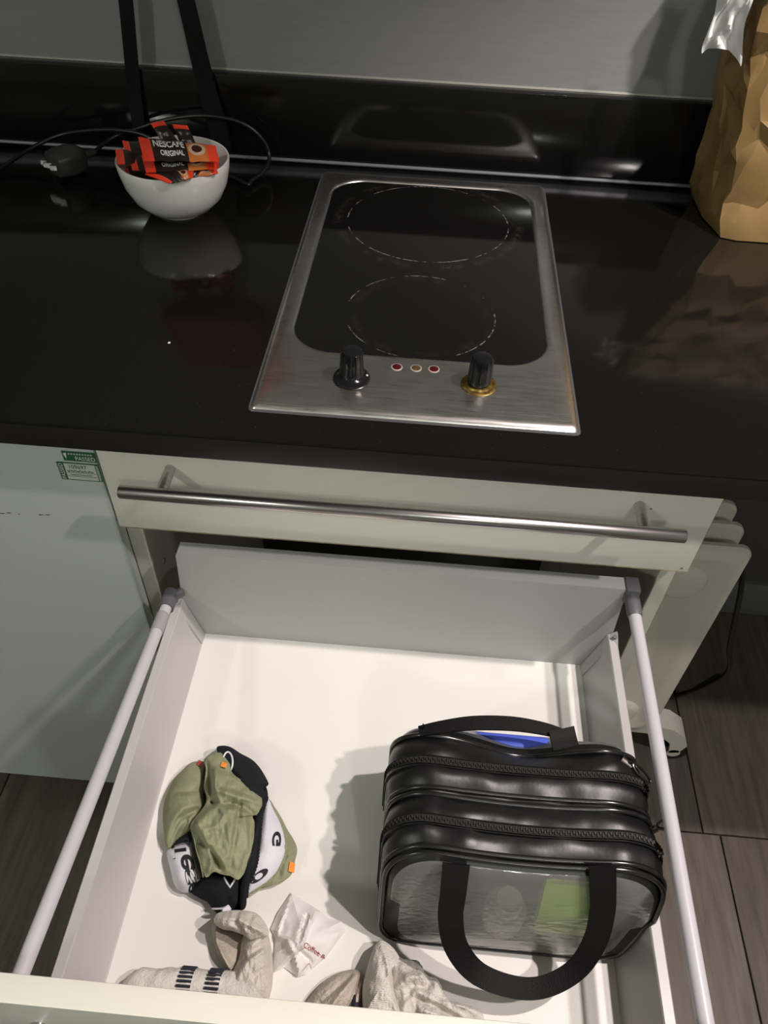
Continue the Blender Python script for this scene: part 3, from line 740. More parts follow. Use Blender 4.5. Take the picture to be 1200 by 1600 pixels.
# ------------------------------------------------------------------ soft things in the drawer
def lump(name, out_px, m, parent, hm, he, folds=(), z0=ZF+.0004, N=110, Rn=26, nz=(.0016, .03), pw=2.2, smooth=60, post=None, seed=0, flat=False):
    O = curve_pts([Vector((x, y, 0)) for x, y in out_px], N, True) if not flat else [Vector((x, y, 0)) for x, y in out_px]
    if flat:
        P2 = []
        for i, a in enumerate(O):
            b = O[(i+1) % len(O)]
            for j in range(4): P2.append(a.lerp(b, j/4))
        O = P2; N = len(O)
    c = sum(O, Vector())/len(O)
    angs = [math.atan2(p.y-c.y, p.x-c.x) for p in O]
    FL = [([Vector((x, y, 0)) for x, y in pl], wl, wr, amp) for pl, wl, wr, amp in folds]
    def fold_h(p):
        h = 0
        for pl, wl, wr, amp in FL:
            best = 1e9; sg = 1
            for a, b in zip(pl, pl[1:]):
                ab = b-a; t = max(0, min(1, (p-a).dot(ab)/ab.length_squared)); q = a+ab*t
                d = (p-q).length
                if d < best: best = d; sg = ab.x*(p.y-a.y)-ab.y*(p.x-a.x)
            wdt = wl if sg < 0 else wr
            h += amp*math.exp(-(best/wdt)**2)
        return h
    def height(p, s):
        base = he+(hm-he)*(1-min(1, s)**pw)
        return max(.0006, base+fold_h(p)*(1-.75*min(1, s)**5)+nz[0]*noise.noise(Vector((p.x*nz[1], p.y*nz[1], seed*3.3)))+.55*nz[0]*noise.noise(Vector((p.x*nz[1]*3.1+4, p.y*nz[1]*1.4, seed+8.1))))
    def hpx(x, y):
        p = Vector((x, y, 0)); d = p-c
        if d.length < 1e-6: return height(p, 0)
        a = math.atan2(d.y, d.x)
        k = min(range(N), key=lambda i: abs((angs[i]-a+math.pi) % (2*math.pi)-math.pi))
        return height(p, d.length/max(1e-6, (O[k]-c).length))
    V = [at(c.x, c.y, z0+height(c, 0))]; Fc = []
    for k in range(1, Rn+1):
        s = k/Rn
        for b in O:
            p = c.lerp(b, s); h = height(p, s)
            q = at(p.x, p.y, z0+h)
            if post: q = post(q, p, s)
            V.append(q)
    for sc, hf in ((.995, .5), (.96, 0)):
        for b in O:
            p = c.lerp(b, sc); V.append(at(p.x, p.y, z0+height(b, 1)*hf))
    for j in range(N):
        Fc.append((0, 1+j, 1+(j+1) % N))
    for k in range(Rn+1):
        for j in range(N):
            a = 1+k*N; Fc.append((a+j, a+N+j, a+N+(j+1) % N, a+(j+1) % N))
    Fc.append(tuple(1+(Rn+1)*N+j for j in range(N)))
    ob = mesh(name, V, Fc, m, parent, smooth=smooth)
    return ob, hpx
def drape(name, hpx, V, Fc, org, ex, ey, m, parent, z0=ZF+.0004, lift=.0008):
    out = []
    for v in V:
        x = org[0]+ex[0]*v.x+ey[0]*v.y; y = org[1]+ex[1]*v.x+ey[1]*v.y
        out.append(at(x, y, z0+hpx(x, y)+lift))
    return mesh(name, out, Fc, m, parent, smooth=0, recalc=False)
def zb(*p): return [(230+x/4.8, 1150+y/4.8) for x, y in p]

br = empty('underpants', at(345, 1300, ZF), 'crumpled sage green underpants with a black and white waistband', 'underpants')
# right-hand seat of fabric, then the white waistband, then the black bands, then the main bundle on top
g2, h2 = lump('seat_fabric', zb((900, 480), (960, 540), (1010, 620), (1050, 700), (1100, 780), (1125, 850), (1110, 930), (1080, 1040), (1000, 1100), (930, 1125), (850, 1130), (800, 1000), (840, 700)), M['green'], br, .020, .008, [(zb((960, 520), (1040, 860), (1090, 900)), 6, 5, .004), (zb((1120, 850), (1020, 900), (980, 1060)), 5, 6, -.004), (zb((930, 600), (1000, 780)), 4, 7, .003)], nz=(.002, .06))
wb, hw = lump('waistband', zb((900, 470), (950, 560), (1000, 660), (1032, 780), (1030, 880), (980, 1000), (900, 1090), (770, 1175), (745, 1195), (735, 1100), (780, 960), (820, 850), (850, 640)), M['whiteband'], br, .031, .021, nz=(.0008, .03), pw=3)
tag(wb, 'white lettered stretch of the waistband')
V, Fc = text_mesh('G', 1, .04); drape('lettering', hw, V, Fc, zb((1008, 715))[0], (-1, 23), (-14, 0), M['ink'], wb)
V, Fc = text_mesh('0', 1, .02); drape('lettering', hw, V, Fc, zb((925, 1020))[0], (-27, 22), (-9, -9), M['ink'], wb)
tr, ht = lump('hem_trim', zb((985, 640), (1010, 660), (1050, 800), (1045, 900), (980, 1030), (900, 1110), (765, 1195), (760, 1180), (900, 1080), (975, 990), (1025, 880), (1028, 780)), M['darkgreen'], br, .022, .020, N=90, Rn=6)
bb1, hb1 = lump('waistband_back', zb((520, 90), (570, 72), (630, 85), (700, 130), (790, 180), (850, 245), (900, 330), (910, 365), (880, 400), (910, 470), (860, 560), (830, 600), (780, 480), (640, 300), (560, 190)), M['blackband'], br, .043, .030, nz=(.001, .03), pw=3)
tag(bb1, 'black outer stretch of the waistband')
ring = []
for k in range(25):
    a = math.radians(-150+k*9.5); ring.append((605+45*math.cos(a)*.8, 195+75*math.sin(a)))
RP = [at(*zb(p)[0], ZF+.0008+max(hb1(*zb(p)[0]), .03)) for p in ring]
mesh('emblem_ring', *tube(RP, .0009, 8), M['whiteink'], bb1)
bw, hbw = lump('waistband_inner', zb((890, 380), (905, 470), (860, 580), (850, 680), (835, 800), (825, 940), (800, 1030), (760, 1100), (745, 1190), (735, 1290), (700, 1290), (700, 1130), (740, 1000), (780, 880), (800, 700), (815, 560), (850, 440)), M['blackband'], br, .040, .031, nz=(.0008, .05), N=150, Rn=10, pw=3)
# scalloped edge of the elastic
sc = curve_pts([Vector((*p, 0)) for p in zb((895, 470), (860, 590), (848, 700), (836, 820), (822, 940), (795, 1030), (757, 1105), (745, 1200))], 30)
mesh('scalloped_edge', *merge(*[lathe([(0, -.001), (.0017, -.0008), (.0020, .0005), (.0012, .0016), (0, .0018)], tuple(at(p.x, p.y, ZF+.033)), 8) for p in sc]), M['blackband'], br)
bl, hbl = lump('waistband_front', zb((330, 1160), (430, 1040), (500, 1000), (620, 1030), (700, 1060), (745, 980), (745, 1160), (735, 1290), (640, 1320), (560, 1345), (500, 1310), (450, 1245), (390, 1215)), M['blackband'], br, .027, .012, [(zb((740, 1000), (690, 1200), (650, 1300)), 6, 10, .006)], nz=(.001, .03))
tag(bl, 'black front stretch of the waistband with a white notch')
vp = [at(*q, ZF+.0012+max(.02, hbl(*q))) for q in zb((578, 1060), (600, 1105), (622, 1135), (640, 1105), (660, 1075))]
mesh('emblem_ring', *tube(vp, .0009, 8), M['whiteink'], bl)
wp, hwp = lump('white_label', zb((480, 1290), (560, 1283), (640, 1245), (630, 1300), (600, 1335), (560, 1342), (555, 1305), (500, 1305)), M['whiteband'], br, .024, .020, N=50, Rn=6)
wl_, hwl = lump('waistband', zb((150, 860), (230, 800), (320, 770), (345, 840), (370, 950), (405, 1060), (350, 1130), (330, 1165), (280, 1175), (225, 1145), (195, 1090), (180, 1020), (158, 940)), M['whiteband'], br, .028, .010, nz=(.0008, .03), pw=3)
tag(wl_, 'white lettered stretch of the waistband with bold black letters')
for s, o_, ex, ey in (('T', (285, 790), (3, 25), (-22, 3)), ('e', (338, 880), (5, 25), (-20, 3)), ('s', (365, 975), (6, 27), (-19, 5)), ('e', (378, 1085), (-2, 17), (-13, 5))):
    V, Fc = text_mesh(s, 1, .018)
    drape('lettering', hwl, V, Fc, zb(o_)[0], ex, ey, M['ink'], wl_)
bk2, hk2 = lump('waistband_fold', zb((245, 760), (320, 735), (335, 790), (300, 785), (215, 815)), M['blackband'], br, .029, .024, N=40, Rn=6)
lg, hl = lump('leg_fabric', zb((330, 200), (395, 195), (440, 240), (430, 420), (440, 520), (400, 640), (330, 740), (230, 790), (155, 850), (125, 720), (118, 580), (140, 460), (200, 330), (270, 250)), M['green'], br, .037, .012,
    [(zb((140, 820), (170, 650), (270, 540), (430, 500)), 7, 5, .005), (zb((160, 800), (240, 620), (380, 560)), 4, 4, -.005), (zb((290, 740), (330, 610), (420, 540)), 5, 4, .005), (zb((180, 440), (320, 470), (430, 430)), 8, 6, .004), (zb((200, 430), (420, 400)), 4, 4, -.003), (zb((220, 770), (300, 650)), 4, 3, -.004)], nz=(.0018, .05))
mn, hm_ = lump('main_fabric', zb((440, 170), (500, 130), (560, 125), (620, 150), (640, 240), (730, 325), (800, 365), (850, 430), (862, 520), (830, 590), (790, 600), (825, 700), (815, 830), (795, 900), (760, 970), (690, 1075), (620, 1050), (560, 1040), (500, 1020), (440, 1060), (400, 960), (370, 830), (330, 720), (330, 650), (440, 500), (425, 380), (440, 260)), M['green'], br, .056, .036,
    [(zb((500, 300), (520, 400), (640, 440), (780, 480), (860, 510)), 9, 5, .007),      # upper pocket edge rolling over
     (zb((490, 500), (640, 505), (740, 545), (800, 590)), 5, 5, -.007),
     (zb((380, 650), (470, 560), (560, 500)), 5, 8, .006),
     (zb((380, 660), (450, 800), (560, 930), (600, 1010)), 6, 4, .008),
     (zb((400, 800), (470, 840), (540, 980)), 5, 5, -.010),
     (zb((680, 480), (640, 650), (600, 900)), 4, 8, .004),
     (zb((780, 620), (770, 850), (690, 1050)), 5, 5, -.005),
     (zb((440, 200), (470, 330), (490, 490)), 5, 5, -.012),
     (zb((520, 250), (505, 360), (490, 480)), 5, 4, .007),
     (zb((550, 250), (700, 290)), 4, 5, -.003),
     (zb((340, 730), (380, 950), (430, 1050)), 5, 5, -.005),
     (zb((560, 560), (650, 560), (760, 600)), 5, 6, .003), (zb((540, 380), (660, 400), (820, 470)), 3, 4, -.003),
     (zb((640, 300), (760, 380), (840, 480)), 4, 5, .003), (zb((430, 700), (520, 680), (600, 560)), 4, 5, .003), (zb((620, 1040), (650, 800), (690, 520)), 3, 5, -.003), (zb((470, 1010), (480, 900), (440, 800)), 4, 4, .005), (zb((720, 540), (745, 700), (760, 860)), 3, 4, .003)], N=170, Rn=50, nz=(.0022, .06), pw=1.8)
tag(mn, 'crumpled sage green cotton bundle')
for q, mm in (((1085, 985), 'orange'), ((575, 215), 'orange'), ((400, 205), 'redprint')):
    p = zb(q)[0]; h = {985: h2, 215: hm_, 205: hl}[q[1]]
    V = [Vector((x, y, 0)) for x, y in ((-.5, -.5), (.5, -.6), (.5, .5), (-.5, .6))]
    drape('print_tag', h, V, [(0, 1, 2, 3)], p, (9, 2), (2, -14 if q[1] == 985 else -7), M[mm], br, lift=.0022)

# stitched lines on the main fabric
for pl in (((560, 280), (640, 300), (720, 340)), ((345, 730), (370, 860), (400, 960), (420, 1060))):
    pts = curve_pts([Vector((*p, 0)) for p in zb(*pl)], 24)
    mesh('stitching', *tube([at(p.x, p.y, ZF+.0008+hm_(p.x, p.y)) for p in pts], .0006, 6), M['darkgreen'], br)

# left sock: foot along the drawer front, leg curling up and over
sk = empty('sock', at(330, 1535, ZF), 'cream sock with two navy stripes, leg curled over, left of the napkin', 'sock', 'socks by the drawer front')
def wr(amp, fr, seed):
    def f(q, t, a, nrm):
        return q+nrm*(amp*noise.noise(Vector((q.x*fr, q.y*fr, q.z*fr+seed)))+amp*.8*noise.noise(Vector((q.x*fr*2.6+seed, q.y*fr*2.6, q.z*fr*2.6))))
    return f
def pxpath(L): return [at(x, y, z) for x, y, z in L]
foot = curve_pts(pxpath([(192, 1552, ZF+.010), (215, 1543, ZF+.014), (255, 1541, ZF+.016), (300, 1544, ZF+.017), (345, 1548, ZF+.018), (385, 1551, ZF+.020), (402, 1540, ZF+.022)]), 60)
mesh('foot', *tube(foot, lambda t: .0135*min(1, (t*7+.12))**.55+.0015*t, 24, disp=wr(.0022, 60, 1), flat=.95), M['sockrib'], sk, smooth=80)
for a, b in ((.42, .53), (.62, .73)):
    sub = [foot[int(60*a+i)] for i in range(int(60*(b-a))+1)]
    # knitted stripe: rows of short bars round the foot
    st_ = []
    n_ = 26
    for k in range(n_):
        a0 = 2*math.pi*k/n_
        pp = []
        for i, (p, (t, s, u)) in enumerate(zip(sub, frames(sub))):
            pp.append(p+(s*math.cos(a0)+u*math.sin(a0)*.95)*.0151)
        st_.append(tube(pp, .0011, 6))
    mesh('stripe', *merge(*st_), M['navy'], sk)
def z8(*p): return [(160+x/3, 1140+y/3) for x, y in p]
ins, _ = lump('lining', z8((518, 900), (560, 900), (650, 930), (690, 990), (660, 1060), (620, 1140), (570, 1110), (535, 1040), (515, 960)), M['socktan'], sk, .014, .006, [(z8((530, 900), (525, 1000), (590, 1120)), 7, 6, .014)], nz=(.001, .05))  # inside of the opening: its shade is put in with the darker tan knit
lump('leg', z8((655, 985), (690, 920), (750, 905), (780, 970), (797, 1060), (800, 1150), (790, 1230), (760, 1275), (640, 1280), (605, 1240), (606, 1150), (640, 1070)), M['sock'], sk, .036, .016,
     [(z8((660, 1000), (700, 1010), (770, 950)), 7, 5, .004), (z8((640, 1090), (690, 1060), (770, 1000)), 5, 5, -.004), (z8((620, 1190), (680, 1080), (750, 1040)), 6, 5, .004), (z8((650, 1240), (740, 1130), (790, 1120)), 5, 6, -.003)], nz=(.0022, .06), N=120, Rn=36)
lump('folded_top', z8((524, 905), (530, 870), (565, 852), (640, 846), (715, 858), (760, 900), (780, 960), (740, 975), (690, 985), (665, 965), (610, 945), (560, 935)), M['sock'], sk, .050, .036,
     [(z8((540, 880), (640, 890), (740, 940)), 6, 5, .004), (z8((640, 850), (620, 900), (660, 960)), 4, 5, -.004), (z8((700, 870), (680, 930)), 4, 4, -.003)], nz=(.002, .06), N=120, Rn=30)

# right sock
sr = empty('sock', at(610, 1545, ZF), 'worn cream sock bunched up below the black bag', 'sock', 'socks by the drawer front')
def zs(*p): return [(400+x/3, 1380+y/3) for x, y in p]
lump('toe', zs((235, 570), (270, 510), (330, 450), (400, 415), (470, 405), (510, 440), (520, 560), (480, 620), (350, 640), (250, 620)), M['socktan'], sr, .026, .008,
     [(zs((470, 420), (350, 580)), 5, 4, .005), (zs((450, 430), (300, 560)), 4, 4, -.004), (zs((490, 450), (430, 590)), 4, 3, -.005), (zs((500, 440), (460, 600)), 4, 4, .005), (zs((400, 420), (270, 530)), 4, 4, .003)], nz=(.002, .05))
lump('stripe', zs((445, 570), (465, 520), (482, 560), (490, 620), (450, 620)), M['navy'], sr, .026, .020, N=40, Rn=6)
def ribs(q, p, s):
    q.z += .0006*math.sin((p.y-.10*p.x)*2.0)*(1-s**6); return q
lump('cuff', zs((500, 600), (500, 490), (520, 400), (545, 320), (570, 275), (595, 268), (640, 300), (672, 350), (640, 360), (640, 450), (655, 540), (675, 640), (500, 660)), M['sockrib'], sr, .046, .024, [(zs((585, 275), (615, 380), (660, 620)), 4, 4, .004), (zs((510, 420), (580, 275)), 5, 5, .003)], N=160, Rn=40, nz=(.002, .05), post=ribs)
def terry(q, p, s):
    q += Vector((1, 1, 1))*.0006*noise.noise(Vector((p.x*.9, p.y*.9, 3))); return q
lump('body', zs((630, 330), (690, 355), (760, 365), (800, 430), (850, 450), (900, 540), (980, 570), (1050, 600), (1058, 650), (900, 700), (680, 680), (640, 560), (620, 420)), M['sockrib'], sr, .036, .016,
     [(zs((650, 500), (720, 440), (820, 430), (900, 540), (1040, 600)), 8, 6, .009), (zs((680, 560), (740, 480), (800, 490)), 6, 5, -.006), (zs((760, 540), (850, 580), (950, 640)), 5, 6, -.010), (zs((780, 600), (900, 640)), 6, 7, .006), (zs((680, 620), (700, 520)), 5, 6, .005)], N=150, Rn=40, nz=(.003, .05), post=terry)

# napkin with printed word
npk = empty('paper_napkin', at(470, 1460, ZF), 'crumpled white paper napkin with a red printed word between the socks', 'napkin')
lump('sheet', zs((165, 45), (230, 85), (300, 130), (340, 165), (400, 180), (420, 225), (385, 270), (330, 345), (280, 390), (240, 425), (195, 440), (130, 395), (80, 420), (85, 330), (90, 260), (68, 215), (105, 130)), M['napkin'], npk, .017, .002,
     [(zs((165, 45), (110, 200), (95, 260)), 3, 4, .004), (zs((290, 130), (240, 190), (210, 290)), 4, 12, .010), (zs((235, 160), (200, 270)), 5, 3, -.010), (zs((95, 250), (200, 270)), 3, 5, .006), (zs((150, 280), (180, 330), (200, 420)), 4, 4, .007), (zs((90, 330), (160, 290)), 4, 4, .005), (zs((215, 330), (260, 370), (240, 420)), 4, 4, -.005), (zs((400, 225), (320, 350)), 3, 6, .003), (zs((130, 390), (190, 340)), 4, 4, -.006)], flat=True, Rn=22, nz=(.0015, .05), smooth=18)
shp = npk.children[0]
V, Fc = text_mesh('Coffee', 1, .0)
_, hn = lump('tmp', zs((165, 45), (300, 130), (420, 225), (330, 345), (240, 425), (80, 420), (68, 215)), M['napkin'], None, .017, .002)
bpy.data.objects.remove(_)
def ray_drape(name, obj, V, Fc, org, ex, ey, m, parent, lift=.0006):
    me = obj.data; bm = bmesh.new(); bm.from_mesh(me)
    from mathutils.bvhtree import BVHTree
    mw = obj.matrix_world; bm.transform(mw); tree = BVHTree.FromBMesh(bm); bm.free(); out = []
    for v in V:
        x = org[0]+ex[0]*v.x+ey[0]*v.y; y = org[1]+ex[1]*v.x+ey[1]*v.y
        d = (FW+(x-600)/F_PX*RT-(y-800)/F_PX*UP).normalized(); hit = tree.ray_cast(CAM, d)[0]
        out.append((hit if hit else at(x, y, ZF+.01))-d*lift)
    return mesh(name, out, Fc, m, parent, smooth=0, recalc=False)
bpy.context.view_layer.update()
ray_drape('lettering', shp, V, Fc, zs((222, 300))[0], (24, 14.5), (3, -8.5), M['redtext'], npk)
V, Fc = text_mesh('&', 1, .0)
ray_drape('lettering', shp, V, Fc, zs((303, 348))[0], (7, 3), (2, -6), M['redtext'], npk)
for a, b in (((215, 415), (250, 375)), ((250, 375), (258, 400)), ((200, 320), (250, 290)), ((250, 290), (310, 345))):
    (xa, ya), (xb, yb) = zs(a, b); L_ = math.hypot(xb-xa, yb-ya)
    V = [Vector((i/8, j, 0)) for i in range(9) for j in (0, 1)]; Fc = [(2*i, 2*i+2, 2*i+3, 2*i+1) for i in range(8)]
    ray_drape('printed_line', shp, V, Fc, (xa, ya), (xb-xa, yb-ya), (.5*(yb-ya)/L_, -.5*(xb-xa)/L_), M['redtext'], npk)

# ------------------------------------------------------------------ black toiletry bag with clear panels
tb = empty('toiletry_bag', at(780, 1400, ZF), 'black faux leather toiletry bag with clear panels and two zips', 'bag')
BX0, BX1, BZ0, BZ1 = .1500, .3790, ZF+.0015, .6930
YF0, YB0 = -.2900, -.1870          # front and back rims at the top
NR = 96
def bag_ring(t, grow=0.0, n=NR):
    """closed outline of the bag at depth t (0 front rim .. 1 back rim)"""
    pts = []
    x0 = BX0-grow+.002*(1-t); x1 = BX1+grow-.006*t; z0 = BZ0-min(grow, .0008); z1 = BZ1+grow
    r = .044
    yt = YF0+(YB0-YF0)*t; yb = -.3250+(YB0+.010+.3250)*t
    segs = []
    per = []
    def add(x, z): per.append((x, z))
    k = n//4
    for cx, cz, a0, rr in ((x1-r, z1-r, 0, r), (x0+r, z1-r, 90, r), (x0+.022, z0+.022, 180, .022), (x1-.034, z0+.034, 270, .034)):
        for j in range(9):
            a = math.radians(a0+90*j/8); add(cx+rr*math.cos(a), cz+rr*math.sin(a))
    P = [Vector((x, 0, z)) for x, z in per]; P.append(P[0])
    d = [0]
    for a, b in zip(P, P[1:]): d.append(d[-1]+(b-a).length)
    j = 0
    for i in range(n):
        tt = d[-1]*i/n
        while d[j+1] < tt: j += 1
        p = P[j].lerp(P[j+1], (tt-d[j])/max(1e-9, d[j+1]-d[j]))
        f = (p.z-z0)/(z1-z0)
        ux = (p.x-BX0)/(BX1-BX0)
        # soft sag of the top, wrinkles
        top = max(0, min(1, (f-.6)/.4))
        sag = -.006*math.sin(math.pi*max(0, min(1, ux)))*top*(1-abs(2*t-1)*.2)
        if t > .8: sag -= .022*top*math.exp(-((ux-.52)/.20)**2)*(t-.8)/.2
        lift = .018*max(0, ux-.80)/.2*(1-top)*(1-.2*t)
        yy = yb+(yt-yb)*f+ .012*math.sin(math.pi*min(1, max(0, ux)))*top*(-.35 if t < .5 else -.15)
        yy += .016*(ux-.5)*(1-t)*.0
        # corners of the outline drawn back a little
        zz = p.z+sag+lift; xx = p.x
        if zz < .634: xx = min(xx, .3600+.235*(zz-ZF))          # the drawer side holds the bag's end in
        pts.append(Vector((xx, yy, zz)))
    return pts
def gus(t):
    # cross profile of the gusset between the pipings: two soft swells per compartment
    if t < .5: s = t/.5
    else: s = (t-.5)/.5
    return .0055*math.sin(math.pi*s)-.0022*math.exp(-((s-.5)/.16)**2)
rings = []
NT = 64
for k in range(NT+1):
    t = k/NT; R_ = bag_ring(t, gus(t)); out = []
    for p in R_:
        top = max(0, min(1, (p.z-.62)/.06))
        wv = .0034*noise.noise(Vector((p.x*30, p.y*46, 2)))+.0016*noise.noise(Vector((p.x*85, p.y*40, 7)))
        q = p.copy(); q.z += wv*top; q.x += (1 if p.x > .26 else -1)*.0025*noise.noise(Vector((p.y*40, p.z*30, 5)))*(1-top)
        q.z = max(q.z, ZF+.0008)
        out.append(q)
    rings.append(out)
mesh('body', *loft(rings), M['leather'], tb, smooth=80)
inner = [[p+(Vector((.26, p.y, .63))-p).normalized()*.006 for p in bag_ring(k/4, 0)] for k in range(5)]
def closed_tube(P, r, n=10):
    P = [Vector(p) for p in P]; N = len(P); rings = []
    c = sum(P, Vector())/N
    for i, p in enumerate(P):
        t = (P[(i+1) % N]-P[i-1]).normalized(); s = (p-c); s -= t*s.dot(t); s.normalize(); u = s.cross(t)
        rings.append([p+s*(r*math.cos(2*math.pi*j/n))+u*(r*math.sin(2*math.pi*j/n)) for j in range(n)])
    return loft(rings, True, False, False, True)
for t, gr in ((0, .0015), (.045, .0030), (.475, .0024), (.525, .0022), (1, .0012)):
    P = bag_ring(t, gr)
    P = [Vector((p.x, p.y, max(p.z, ZF+.0026))) for p in P]
    mesh('piping', *closed_tube(P, .0023), M['piping'], tb, smooth=80)
# zips: tape, teeth and sliders, over the top and down the sides
def zipper(t, i0, i1):
    def path(tt, gr, i):
        R_ = bag_ring(tt, gr); return R_[i % NR]
    idx = list(range(i0, i1))
    g = gus(t)+.0032
    rows = []
    for dt in (-.030, -.014, .014, .030):
        R_ = bag_ring(t+dt, gus(t+dt)+.0024); rows.append([R_[i % NR] for i in idx])
    V, Fc = loft([[rows[j][k] for j in range(4)] for k in range(len(idx))], False)
    tp = mesh('zip_tape', V, Fc, M['ziptape'], tb, smooth=60)
    Rg = bag_ring(t, gus(t)+.0031); path_ = curve_pts([Rg[i % NR] for i in idx], 190)
    tw = []
    for k, p in enumerate(path_):
        off = (.0008 if k % 2 else -.0008)
        b = .0008
        tw.append(([p+Vector((sx*b*.75, off+sy*b*1.6, sz*b*.6)) for sx in (-1, 1) for sy in (-1, 1) for sz in (-1, 1)],
                   [(0, 1, 3, 2), (4, 6, 7, 5), (0, 4, 5, 1), (2, 3, 7, 6), (0, 2, 6, 4), (1, 5, 7, 3)]))
    te = mesh('zip_teeth', *merge(*tw), M['zipteeth'], tp, smooth=0); te['kind'] = 'stuff'
    for dt in (-.042, .042):
        R_ = bag_ring(t+dt, gus(t+dt)+.0016); mesh('stitched_seam', *tube([R_[i % NR] for i in idx], .0007, 6), M['piping'], tp)
    return path_
i_r = NR-6; 
# ring starts at right side (x1, top corner) and runs anticlockwise over the top to the left
z_front = zipper(.255, -8, 52)
z_back = zipper(.745, -6, 50)
def slider(p, dirv, L):
    dirv = Vector(dirv).normalized(); side_ = dirv.cross(Vector((0, 0, 1))).normalized()
    c = p+Vector((0, 0, .0025))
    sl = mesh('zip_slider', *merge(tube([c-dirv*.005, c-dirv*.002, c+dirv*.006], lambda t: .0042-.0012*t, 12, flat=.55), tube([c+dirv*.002+Vector((0, 0, .002)), c+dirv*.005+Vector((0, 0, .004))], .0015, 8)), M['gunmetal'], tb)
    a = c+dirv*.006+Vector((0, 0, .003))
    loop = [a+side_*(.0034*math.sin(x))+dirv*(L/2-L/2*math.cos(x))+Vector((0, 0, -.35*(L/2-L/2*math.cos(x)))) for x in [2*math.pi*k/28 for k in range(28)]]
    mesh('zip_pull', *closed_tube(loop, .0011, 8), M['gunmetal'], sl)
p = at(978, 1192, .684); slider(p, (.85, -.5, -.25), .020)
p = at(1015, 1300, .676); slider(p, (.8, .35, .25), .017)

# panels: black border, clear vinyl window
def panel(t, sgn, bulge):
    out = bag_ring(t, -.001)
    c = sum(out, Vector())/len(out)
    def ringat(s, b):
        r = []
        for p in out:
            q = c.lerp(p, s)
            if p.z > c.z: q = q.lerp(c.lerp(p, 1-(1-s)*.35) if s > .85 else q, 1.0)
            q = q+Vector((0, sgn*bulge*b, 0)); q.z = max(q.z, ZF+.001); r.append(q)
        return r
    fr = [ringat(s, b) for s, b in ((1, 0), (.97, .10), (.93, .22), (.885, .30))]
    mesh('panel_border', *loft(fr), M['leather'], tb, smooth=60)
    wn = [ringat(s, b) for s, b in ((.895, .27), (.852, .38), (.78, .5), (.6, .72), (.4, .9), (.2, .98), (.04, 1))]
    return mesh('clear_panel', *loft(wn, True, False, True), M['vinyl'], tb, smooth=80)
tag(panel(0, -1, .012), 'clear vinyl front panel'); tag(panel(1, 1, .030), 'clear vinyl back panel')
# handles
def px_ribbon(L, wpx, th):
    """ribbon whose centre line and half width are given along a path (px, py, z)"""
    C_ = curve_pts([Vector(q) for q in L], 70)
    rings = []
    for i, q in enumerate(C_):
        t = C_[min(i+1, 69)]-C_[max(i-1, 0)]; t2 = Vector((t.x, t.y, 0)).normalized(); nn = Vector((-t2.y, t2.x, 0))*wpx(i/69)
        a, b = at(q.x+nn.x, q.y+nn.y, q.z), at(q.x-nn.x, q.y-nn.y, q.z)
        rings.append((a, b))
    out = []
    for i, (a, b) in enumerate(rings):
        t = (rings[min(i+1, 69)][0]-rings[max(i-1, 0)][0]); n_ = (b-a).cross(t).normalized()*th/2
        out.append([a+n_, b+n_, b-n_, a-n_])
    return loft(out, True, True, True)
mesh('handle', *px_ribbon([(713, 1350, .694), (708, 1395, .676), (704, 1435, .655), (713, 1480, .632), (745, 1520, .612), (800, 1542, .602), (850, 1542, .602), (900, 1515, .612), (930, 1470, .634), (941, 1425, .660), (942, 1390, .682), (941, 1353, .702)], lambda t: 21.5-3.5*math.sin(math.pi*t), .0020), M['webbing'], tb, smooth=40)
mesh('handle', *px_ribbon([(655, 1143, .6905), (690, 1136, .697), (740, 1130, .702), (800, 1131, .702), (850, 1139, .698), (885, 1150, .692)], lambda t: 8+3*math.sin(math.pi*t), .0020), M['webbing'], tb, smooth=40)
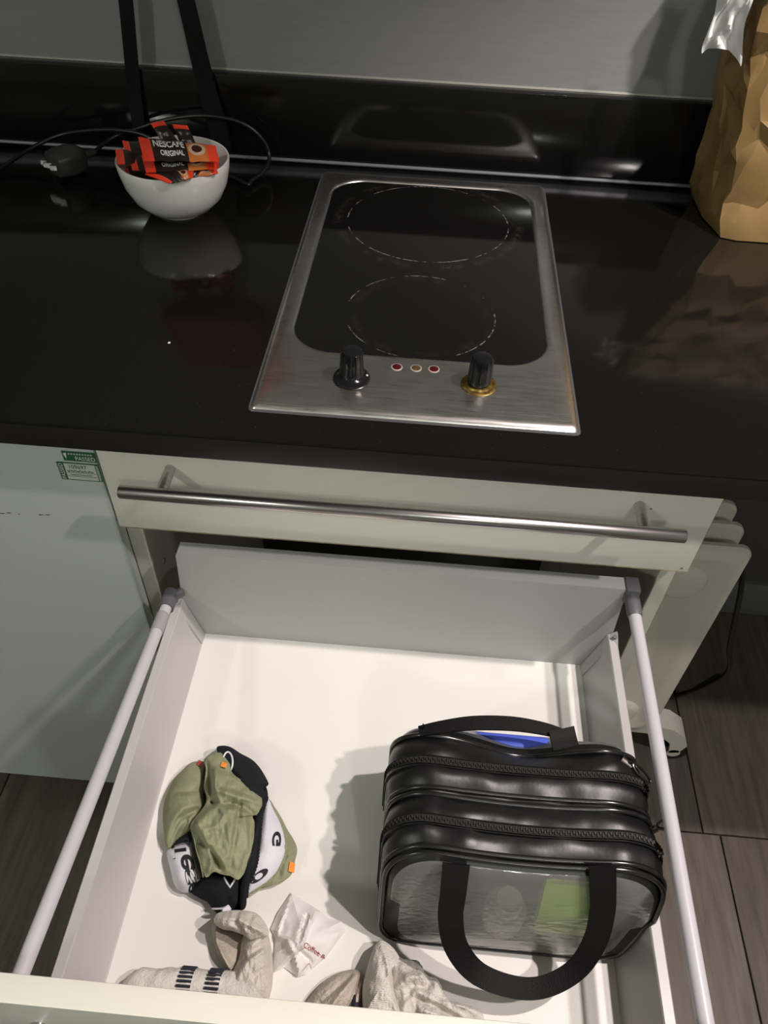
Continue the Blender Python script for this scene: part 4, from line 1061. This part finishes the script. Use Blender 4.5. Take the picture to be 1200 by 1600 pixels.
mesh('handle_tab', *px_ribbon([(877, 1139, .701), (880, 1152, .699), (884, 1168, .694)], lambda t: 20, .0020), M['webbing'], tb, smooth=40)
# contents seen through the panels
def leaning_packet(name, x0, x1, z0, z1, yf, sl, th, m):
    rings = []
    for z, ins, d in ((z0, .001, .25), (z0+.004, 0, .5), ((z0+z1)/2, 0, 1), (z1-.004, 0, .5), (z1, .001, .25)):
        y = yf+(z-z0)*sl
        rings.append([Vector((x, y+th/2+sy*th/2*d, z)) for x, sy in ((x0+ins, -.6), (x0+.006, -1), (x1-.006, -1), (x1-ins, -.6), (x1-ins, .6), (x1-.006, 1), (x0+.006, 1), (x0+ins, .6))])
    return mesh(name, *loft(rings, True, True, True), m, None, smooth=40)
gp = leaning_packet('neon_packet', .286, .338, .590, .658, -.3205, .27, .016, M['neon']); tag(gp, 'neon yellow-green packet inside the clear front of the bag', 'packet')
wc = mesh('white_bottle', *lathe([(0, 0), (.017, 0), (.019, .003), (.019, .028), (.016, .033), (.0125, .035), (.0125, .049), (.011, .051), (0, .051)], (.262, -.2985, ZF+.003), 28), M['whitecap'], None); tag(wc, 'white bottle blurred behind the clear front of the bag', 'bottle')
bpk = box('blue_packet', (.206, -.180, .595), (.298, -.164, .6645), M['bluepack'], None, bev=.005, seg=3); tag(bpk, 'blue packet inside the clear back of the black bag', 'packet')
wp_ = box('grey_packet', (.301, -.190, .600), (.345, -.174, .656), M['midplastic'], None, bev=.004, seg=3); tag(wp_, 'grey packet beside the blue one in the back of the black bag', 'packet')
# stray thread standing on the back rim
th = mesh('thread', *tube(curve_pts([at(662, 1142, .690), at(662, 1136, .695), at(661, 1131, .699)], 8), .0006, 6), M['webbing'], tb)

# crumb on the worktop
c0 = at(264, 536, ZC)
cm = mesh('crumb', [c0+Vector(v) for v in ((-.0012, -.001, 0), (.0014, -.0006, 0), (.0008, .0022, 0), (-.001, .0012, 0), (0, .0004, .0014))], [(0, 3, 2, 1), (0, 1, 4), (1, 2, 4), (2, 3, 4), (3, 0, 4)], M['tissue'], None, smooth=0)
tag(cm, 'tiny white crumb lying on the black worktop', 'crumb')
